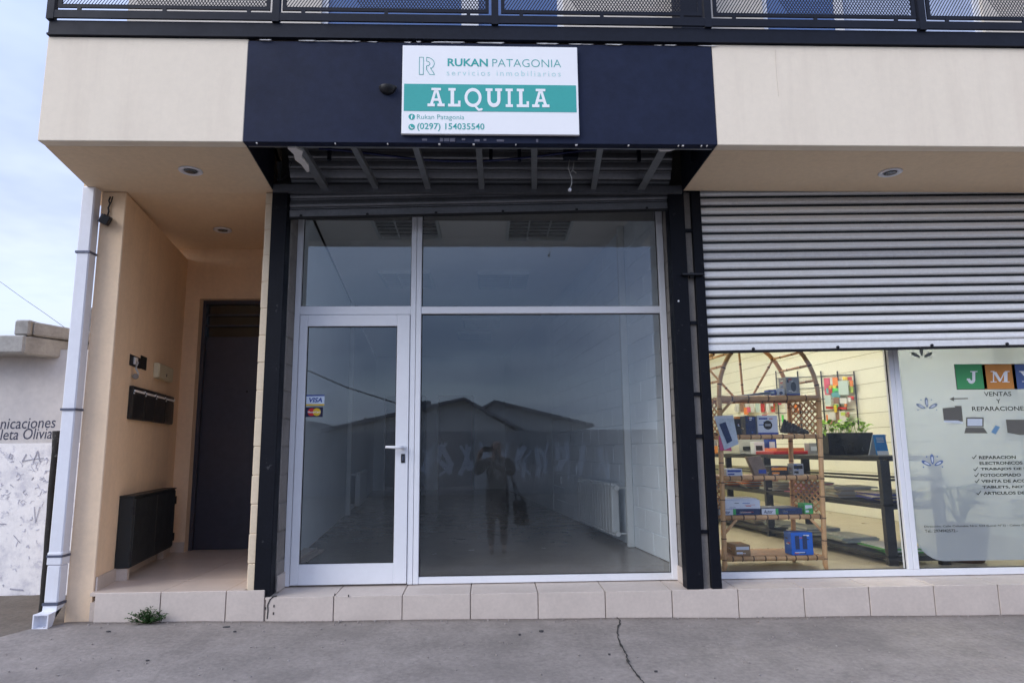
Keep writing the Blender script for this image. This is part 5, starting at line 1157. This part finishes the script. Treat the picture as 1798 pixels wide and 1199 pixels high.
packs = [(1446, 664, 1456, 694, 0), (1457, 664, 1462, 676, 6), (1461, 663, 1470, 678, 1), (1456, 677, 1468, 688, 4), (1457, 682, 1474, 690, 2), (1460, 690, 1474, 698, 7), (1471, 669, 1488, 694, 3), (1479, 662, 1487, 668, 4), (1488, 662, 1495, 668, 5), (1490, 670, 1496, 690, 9), (1489, 696, 1498, 702, 5), (1463, 699, 1472, 709, 8), (1474, 699, 1486, 709, 6), (1448, 695, 1458, 712, 3), (1450, 714, 1463, 718, 5), (1470, 715, 1486, 719, 5), (1453, 724, 1466, 738, 6), (1467, 722, 1472, 738, 8), (1473, 722, 1484, 745, 6), (1476, 724, 1484, 730, 9)]
packs += [(1378 + 8 * k, 705 + (k % 3) * 2, 1384 + 8 * k, 724, (6, 6, 1, 6, 5, 7)[k % 6]) for k in range(3)] + [(1290 + 9 * k, 706, 1296 + 9 * k, 724, (6, 8, 6, 6, 3, 5, 6, 5)[k % 8]) for k in range(8)]
random.seed(77)
for k in range(46):
    xx = random.choice((random.uniform(1288, 1372), random.uniform(1446, 1492))); yy = random.uniform(664, 742) if xx > 1440 else random.uniform(694, 735); packs.append((xx, yy, xx + random.uniform(3, 8), yy + random.uniform(4, 13), random.randint(0, 9)))
for k, (xa_, ya2, xb_, yb2, ci) in enumerate(packs):
    o_ = .065 + .009 * (k % 7); q = [wp(xa_, ya2, o_), wp(xb_, ya2, o_), wp(xb_, yb2, o_), wp(xa_, yb2, o_)]; q[3].x, q[3].y = q[0].x, q[0].y; q[2].x, q[2].y = q[1].x, q[1].y
    MB().hexa(q, [v + Vector((.008, 0, 0)) for v in q]).build('hanging_pack', pm[ci], t)
# potted palm behind the vinyl
pc = at(1697, 995, 5.75); T2 = thing('potted_palm', (pc.x, 5.75, 0), 'palm in a brown pot standing behind the vinyl-covered glass', 'potted plant')
MB().lathe([(.13, .001), (.155, .05), (.19, .26), (.20, .265), (.20, .30), (.185, .30), (.18, .27)], (pc.x, 5.75, 0), 24).build('pot', M('brown_pot', (0.12, 0.05, 0.03), 0.6), T2, smooth=True)
fr = MB(); tk = MB()
for k in range(11):
    th = k * 2.4; L_ = random.uniform(.22, .34); p0 = Vector((pc.x, 5.75, .28)); top = Vector((pc.x + .16 * math.cos(th), 5.75 + .12 * math.sin(th), .55 + .12 * math.sin(k * 1.3))); tk.tube([p0, (p0 + top) / 2 + Vector((0, 0, .05)), top], .008, 6)
    d = Vector((math.cos(th), .6 * math.sin(th), -.1)).normalized()
    for j in range(9):
        a_ = (j - 4) * .32; dj = Vector((d.x * math.cos(a_) - d.y * math.sin(a_), d.x * math.sin(a_) + d.y * math.cos(a_), d.z - .25 * abs(j - 4) / 4 + .25)).normalized(); broad_leaf(fr, top, dj, Vector((0, 0, 1)), L_ * .62, .026)
fr.build('fronds', m_leaf, T2, smooth=True); tk.build('stalks', m_leaf, T2)

# ------------------------------------------------------------------ printed vinyl on the right pane
V = thing('vinyl_poster', (3.9, 5.197, .1), 'translucent pale green vinyl poster of an electronics shop on the right display pane', 'poster')
yv = 5.1965
p_ = lambda px, py: (at(px, py, yv).x, at(px, py, yv).z)
xl_, zb_ = 3.236, at(1720, 984, yv).z; rad = .22
ol = [(xl_, 2.70)] + [(xl_ + rad - rad * math.cos(a), zb_ + rad - rad * math.sin(a)) for a in [math.pi / 2 * k / 10 for k in range(11)]] + [(5.2, zb_), (5.2, 2.70)]
MB().slab(ol, yv, yv + .0012).build('film', m_film, V)
m_pg = flat('poster_green', (0.07, 0.36, 0.13)); m_po = flat('poster_orange', (0.62, 0.25, 0.05)); m_pb = flat('poster_blue', (0.08, 0.13, 0.30)); m_pk = flat('poster_black', (0.02, 0.025, 0.025)); m_pgy = flat('poster_grey', (0.12, 0.115, 0.10)); m_fl = flat('poster_flower', (0.16, 0.20, 0.28)); m_pw = flat('poster_white', (0.55, 0.60, 0.66))
def vt(s, p0, p1, mat=m_pk, **k):
    a, b = p_(p0[0], p1[1]), p_(p1[0], p0[1]); return lettering(s, a[0], b[0], a[1], b[1], yv - .0012, mat, V, **k)
for a0, a1, mt in ((1681, 1728.5, m_pg), (1728.5, 1781, m_po), (1781, 1834, m_pb)):
    a, b = p_(a0, 683.5), p_(a1, 640); MB().box(a[0], b[0], yv - .0010, yv - .0002, a[1], b[1]).build('colour_square', mt, V)
a, b = p_(1680, 684.5), p_(1835, 639); MB().box(a[0], b[0], yv - .0002, yv - .00005, a[1], b[1]).build('square_outline', m_pk, V)
LET['J'] = [[(.52, .25), (.80, .25), (.80, .92), (.52, .92)], [(.34, .92), (1, .92), (1, 1), (.34, 1)], arc(.45, .25, .07, .35, math.pi, math.pi * 1.5, 8), arc(.45, .25, .07, .35, math.pi * 1.5, math.pi * 2, 8), [(.02, .18), (.32, .18), (.32, .36), (.02, .36)]]
LET['M'] = [[(.13, .07), (.19, .07), (.19, .93), (.13, .93)], [(.72, .07), (.90, .07), (.90, .93), (.72, .93)], [(.12, .93), (.30, .93), (.56, .20), (.46, .05)], [(.46, .05), (.53, .05), (.78, .93), (.72, .93)], [(0, 0), (.32, 0), (.32, .07), (0, .07)], [(.62, 0), (1, 0), (1, .07), (.62, .07)], [(0, .93), (.2, .93), (.2, 1), (0, 1)], [(.76, .93), (1, .93), (1, 1), (.76, 1)]]
LET['Y'] = [[(.36, .07), (.62, .07), (.62, .45), (.36, .45)], [(.36, .45), (.62, .45), (.34, .93), (.08, .93)], [(.54, .45), (.62, .40), (.92, .93), (.82, .93)], [(.2, 0), (.78, 0), (.78, .07), (.2, .07)], [(0, .93), (.44, .93), (.44, 1), (0, 1)], [(.7, .93), (1, .93), (1, 1), (.7, 1)]]
slabword([('J', 1697, 1716, 652, 672), ('M', 1739, 1772, 652, 671.5), ('Y', 1789, 1818, 652, 671)], V, yv - .0012, m_signw, p_)
vt('VENTAS', (1728, 688), (1775, 696), offset=.01); vt('Y', (1749.5, 701), (1756, 708.5), offset=.01); vt('REPARACIONES', (1707, 713.5), (1803, 722), offset=.012)
for s, y0_, x0_, x1_ in (('REPARACION', 800, 1719, 1783), ('ELECTRONICOS', 810, 1720, 1795), ('TRABAJOS DE I', 820.6, 1722, 1799), ('FOTOCOPIADO', 831, 1722, 1792), ('VENTA DE ACCE', 841.5, 1723, 1806), ('TABLETS, NOTE', 852, 1725, 1808), ('ARTICULOS DE', 862.5, 1727, 1799)):
    vt(s, (x0_, y0_), (x1_, y0_ + 6.4), offset=.03)
for y0_, x0_ in ((803, 1707), (824, 1709.5), (834.5, 1711), (845, 1712), (866, 1715)):
    tk_ = MB(); tk_.ribbon([p_(x0_, y0_), p_(x0_ + 2.5, y0_ + 2.5), p_(x0_ + 7, y0_ - 3.5)], .0055, yv - .0004); tk_.build('tick', m_pk, V)
vt('Dirección: Calle Columbia Nro. 523 (Local N°2) - Caleta Ol', (1623, 920), (1800, 927), mat=m_pk, offset=.012); vt('Tel.: 2974942572.-', (1624, 929), (1681, 935), mat=m_pk, offset=.012)
ar = MB().ribbon([p_(1699, 700), p_(1672, 700.6)], .008, yv - .0004); ar.slab([p_(1667, 701), p_(1675, 697), p_(1675, 705)], yv - .0010, yv - .0006); ar.build('arrow', m_pgy, V)
def petal(mb, c, ang_, l, w_, y):
    d = (math.cos(ang_), math.sin(ang_)); n_ = (-d[1], d[0]); pts = []
    for k in range(14):
        q = 2 * math.pi * k / 14; u = l * (.58 + .42 * math.cos(q)); v = w_ * math.sin(q) * (.55 + .45 * (u / l)); pts.append((c[0] + d[0] * u + n_[0] * v, c[1] + d[1] * u + n_[1] * v))
    mb.slab(pts, y - .0006, y)
for px, py, mt in ((1628, 719, m_fl), (1638, 819, m_pb), (1619, 629, flat('poster_faint', (0.30, 0.36, 0.32)))):
    c = p_(px, py); fl = MB()
    for k, a_ in enumerate((.45, math.pi / 2, math.pi - .45)): petal(fl, c, a_, .095, .017, yv - .0004 - .0004 * k)
    for a_, r_ in ((1.05, .085), (2.09, .085), (-.05, .075), (3.2, .075)): fl.disc((c[0] + r_ * math.cos(a_), c[1] + r_ * math.sin(a_)), .006, yv - .0012, yv - .0004, 8)
    fl.build('flower_motif', mt, V); f2 = MB()
    for k, a_ in enumerate((.45, math.pi / 2, math.pi - .45)): petal(f2, (c[0] + .02 * math.cos(a_), c[1] + .02 * math.sin(a_)), a_, .055, .008, yv - .0018)
    f2.build('flower_centre', m_pw, V)
def vpoly(pts, mt, nm, lay=0): return MB().slab([p_(*q) for q in pts], yv - .0009 - .0006 * lay, yv - .0003 - .0006 * lay).build(nm, mt, V)
vpoly([(1655, 717), (1677, 715), (1676, 713), (1688, 713), (1691, 740), (1657, 738)], m_pgy, 'computer_picture'); vpoly([(1657, 738.5), (1682, 738.5), (1691, 742), (1690, 744), (1657, 742)], m_pw, 'computer_picture', 1)
vpoly([(1696, 733), (1727, 733), (1727, 750), (1696, 750)], m_pgy, 'laptop_picture'); vpoly([(1698.5, 735.5), (1724.5, 735.5), (1724.5, 748), (1698.5, 748)], m_pw, 'laptop_screen', 1); vpoly([(1696, 751), (1727, 751), (1734, 761), (1693, 761)], m_pgy, 'laptop_keyboard')
vpoly([(1748, 747), (1756, 750), (1748, 763), (1740, 759)], flat('poster_phone', (0.14, 0.27, 0.42)), 'phone_picture'); vpoly([(1766, 737), (1810, 737), (1812, 764), (1790, 764), (1769, 760)], m_pgy, 'monitor_picture')

# ------------------------------------------------------------------ the other side of the street, seen only in the glass
def mir(px, py, Yv): q = at(px, py, Yv); return Vector((q.x, 10.4 - Yv, q.z))
m_ow = M('grey_block_wall', (0.42, 0.41, 0.39), 0.9, var=0.15, scale=2, bump=0.4, stain=0.3, stain_col=(0.3, 0.29, 0.28)); m_og = M('white_graffiti_paint', (0.75, 0.76, 0.78), 0.8)
q0 = mir(856, 757, 26).z
t = thing('street_wall', (0, -15.7, -.6), 'grey block wall with large white graffiti across the street, reflected in the glass', 'wall')
MB().box(-26, 26, -15.8, -15.6, -.75, q0).build('panel', m_ow, t)
random.seed(9); gw = MB()
for k in range(11):
    cx_ = 720 + k * 33 + random.uniform(-6, 6)
    for j in range(3):
        pts = [(mir(cx_ + random.uniform(-14, 14), 785 + 24 * i + random.uniform(-8, 8), 26)) for i in range(3)]
        for a, b in zip(pts, pts[1:]):
            d = (b - a); n_ = Vector((-d.z, 0, d.x)).normalized() * random.uniform(.05, .14)
            gw.add([a + n_ + Vector((0, .012 + .001 * j, 0)), a - n_ * .4 + Vector((0, .012 + .001 * j, 0)), b - n_ + Vector((0, .012 + .001 * j, 0)), b + n_ * .5 + Vector((0, .012 + .001 * j, 0))], [(0, 1, 2, 3)])
gw.build('white_graffiti', m_og, t, kind='stuff')
m_hw = M('pale_house_brick', (0.72, 0.69, 0.63), 0.9, var=0.12, scale=4, bump=0.4); m_hr = M('dark_sheet_roof', (0.18, 0.18, 0.19), 0.6)
def house(px0, pxp, px1, py0, pyp, py1, Yv, dep, label):
    e0, pk, e1 = mir(px0, py0, Yv), mir(pxp, pyp, Yv), mir(px1, py1, Yv); y = e0.y
    t = thing('low_house', ((e0.x + e1.x) / 2, y, -.7), label, 'house', 'houses across the street')
    MB().slab([(e0.x, -.75), (e1.x, -.75), (e1.x, e1.z), (pk.x, pk.z), (e0.x, e0.z)], y - dep, y).build('wall', m_hw, t)
    th = .14
    MB().slab([(e0.x - .35, e0.z - .06), (pk.x, pk.z + .002), (e1.x + .35, e1.z - .06), (e1.x + .35, e1.z - .06 + th), (pk.x, pk.z + th), (e0.x - .35, e0.z - .06 + th)], y - dep - .3, y + .35).build('roof', m_hr, t)
    cxw = (e0.x + pk.x) / 2; MB().box(cxw - .5, cxw + .5, y + .001, y + .02, .6, 1.5).build('window', m_blue, t)
    return t, pk
t, pk = house(580, 815, 905, 757, 704, 757, 31, 9, 'low gabled house with the taller ridge across the street, reflected in the glass')
q = mir(743, 703, 31); MB().box(q.x - .28, q.x + .28, q.y - 1.0, q.y - .4, 1.5, q.z).build('chimney', m_hr, t)
house(838, 868, 1030, 730, 708, 748, 34, 9, 'low gabled house with the longer right slope across the street, reflected in the glass')
o = MB().tube([mir(641, 860, 27.5), mir(641, 733, 27.5)], .05, 8).build('thin_pole', m_conc); o.location = (0, 0, 0); tag(o, 'thin grey pole behind the wall across the street, reflected in the door glass', 'pole')
o = MB().tube([mir(380, 590, 15), mir(540, 651, 20), mir(610, 681, 22), mir(695, 708, 25), mir(760, 726, 28)], .022, 6).build('street_cable', m_rack); tag(o, 'black cable over the street, reflected in the glass of the shop door', 'cable')
hl_ = MB(); n = 60
for k in range(n + 1):
    x = -700 + 1400 * k / n; h = 10 + 9 * math.sin(k * .31) + 7 * math.sin(k * .83 + 1) + (26 * math.exp(-((x - 190) / 130) ** 2))
    hl_.v += [(x, -420, -2), (x, -460, max(2, h)), (x, -560, -2)]
for k in range(n):
    for j in (0, 1): a = k * 3 + j; hl_.f.append((a, a + 3, a + 4, a + 1))
hl_.build('hills', M('far_steppe', (0.12, 0.12, 0.12), 0.95, scale=.01), kind='structure', smooth=True)

# ------------------------------------------------------------------ the photographer, seen only as a reflection
gx, gy, gzr = .15, -.44, -.615
def skin(name, verts, edges, radii, mat, parent, root=0):
    me = bpy.data.meshes.new(name); me.from_pydata(verts, edges, []); o = bpy.data.objects.new(name, me); link(o, parent)
    md = o.modifiers.new('skin', 'SKIN'); me.skin_vertices
    for i, r_ in enumerate(radii):
        sv = me.skin_vertices[0].data[i]; sv.radius = r_ if isinstance(r_, tuple) else (r_, r_); sv.use_root = (i == root)
    o.modifiers.new('sub', 'SUBSURF').levels = 2; o.modifiers['sub'].render_levels = 2; me.materials.append(mat); return o
PR = thing('person', (gx, gy, gzr), 'person in a long dark coat photographing the shop, reflected in the glass', 'person')
P = lambda x, y, z: (gx + x, gy + y, gzr + z)
ph = (0.0 - gx, -.05 - gy, CAMZ - gzr)            # where the phone is, relative to the feet
m_skin = M('skin', (0.42, 0.25, 0.18), 0.55, var=0.05); m_coat = M('black_coat', (0.05, 0.05, 0.053), 0.85, bump=0.4); m_trou = M('dark_trousers', (0.035, 0.036, 0.042), 0.85); m_hair = M('dark_hair', (0.012, 0.009, 0.007), 0.5); m_shoe = M('black_shoe', (0.012, 0.012, 0.012), 0.4)
vb = [P(0, 0, .92), P(0, 0, 1.15), P(0, .01, 1.38), P(0, .02, 1.47), P(0, .03, 1.55), P(0, .03, 1.66), P(0, .02, 1.70),
      P(.17, .01, 1.38), P(.23, .10, 1.20), P(.02 + ph[0] * .45, .30, 1.36), P(ph[0] + .10, ph[1] - .06, ph[2] - .02), P(ph[0] + .06, ph[1] - .035, ph[2] + .0),
      P(-.17, .01, 1.38), P(-.30, .08, 1.20), P(ph[0] - .13, ph[1] - .16, ph[2] - .10), P(ph[0] - .09, ph[1] - .05, ph[2] - .02), P(ph[0] - .06, ph[1] - .035, ph[2]),
      P(.09, 0, .86), P(.095, .01, .48), P(.10, -.02, .09), P(.10, .10, .035), P(-.09, 0, .86), P(-.095, .01, .48), P(-.10, -.02, .09), P(-.10, .10, .035)]
eb = [(0, 1), (1, 2), (2, 3), (3, 4), (4, 5), (5, 6), (2, 7), (7, 8), (8, 9), (9, 10), (10, 11), (2, 12), (12, 13), (13, 14), (14, 15), (15, 16), (0, 17), (17, 18), (18, 19), (19, 20), (0, 21), (21, 22), (22, 23), (23, 24)]
rb = [(.15, .10), (.13, .09), (.14, .09), .055, (.075, .09), (.078, .095), (.05, .06), .065, .045, .038, .030, .022, .065, .045, .038, .030, .022, .085, .055, .040, .035, .085, .055, .040, .035]
skin('body', vb, eb, rb, m_skin, PR)
vc = [P(0, 0, .50), P(0, 0, .80), P(0, 0, 1.10), P(0, .01, 1.38), P(0, .02, 1.44), P(.18, .01, 1.37), P(.24, .10, 1.20), P(.02 + ph[0] * .45, .30, 1.36), P(ph[0] + .14, ph[1] - .09, ph[2] - .03), P(-.18, .01, 1.37), P(-.31, .08, 1.20), P(ph[0] - .12, ph[1] - .19, ph[2] - .12)]
skin('coat', vc, [(0, 1), (1, 2), (2, 3), (3, 4), (3, 5), (5, 6), (6, 7), (7, 8), (3, 9), (9, 10), (10, 11)], [(.22, .17), (.20, .15), (.17, .125), (.17, .115), (.085, .08), .085, .065, .055, .045, .085, .065, .055], m_coat, PR, 1)
for s in (1, -1):
    skin('trouser_leg', [P(s * .09, 0, .84), P(s * .095, .01, .48), P(s * .10, -.02, .10)], [(0, 1), (1, 2)], [.10, .07, .058], m_trou, PR)
    skin('shoe', [P(s * .10, -.05, .045), P(s * .10, .05, .042), P(s * .105, .15, .032)], [(0, 1), (1, 2)], [(.045, .043), (.048, .041), (.04, .03)], m_shoe, PR)
skin('hair', [P(0, 0, 1.58), P(0, -.005, 1.66), P(0, .01, 1.71)], [(0, 1), (1, 2)], [(.088, .085), (.092, .10), (.07, .08)], m_hair, PR)
fm = MB()
for s in (-1, 1): fm.tube([P(s * .032, .115, 1.635), P(s * .032, .122, 1.635)], [.011, .006], 8); fm.tube([P(s * .082, .03, 1.60), P(s * .09, .025, 1.64)], [.012, .016], 6)
fm.build('eyes_and_ears', m_skin, PR); MB().tube([P(0, .115, 1.64), P(0, .138, 1.605), P(0, .118, 1.595)], [.009, .014, .010], 8).build('nose', m_skin, PR)
hd_ = MB()
for s in (1, -1):
    for k in range(4): hd_.tube([P(ph[0] + s * .075, ph[1] - .035, ph[2] - .028 + k * .017), P(ph[0] + s * .088, ph[1] - .005, ph[2] - .028 + k * .017), P(ph[0] + s * .070, ph[1] + .012, ph[2] - .028 + k * .017)], [.009, .009, .007], 7)
    hd_.tube([P(ph[0] + s * .07, ph[1] - .04, ph[2] - .01), P(ph[0] + s * .055, ph[1] - .02, ph[2] + .02)], [.010, .008], 7)
hd_.build('fingers', m_skin, PR)
o = MB().box(-.082, .082, -.058, -.050, CAMZ - .038, CAMZ + .038).build('phone', m_rack, bevel=.003); tag(o, 'black phone held up sideways by the person reflected in the glass', 'phone')
t = thing('shoulder_bag', (gx + .36, gy, gzr + .35), 'dark shoulder bag at the side of the person reflected in the glass', 'bag')
MB().hexa([P(.26, -.12, .42), P(.50, -.10, .42), P(.50, .10, .42), P(.26, .12, .42)], [P(.24, -.06, .80), P(.44, -.06, .78), P(.44, .06, .78), P(.24, .06, .80)]).build('pouch', m_coat, t, bevel=.03)
MB().tube([P(.30, 0, .79), P(.24, .0, 1.1), P(.19, .0, 1.42), P(.12, -.08, 1.44), P(.24, -.06, 1.1), P(.40, -.02, .78)], .012, 6).build('strap', m_coat, t)
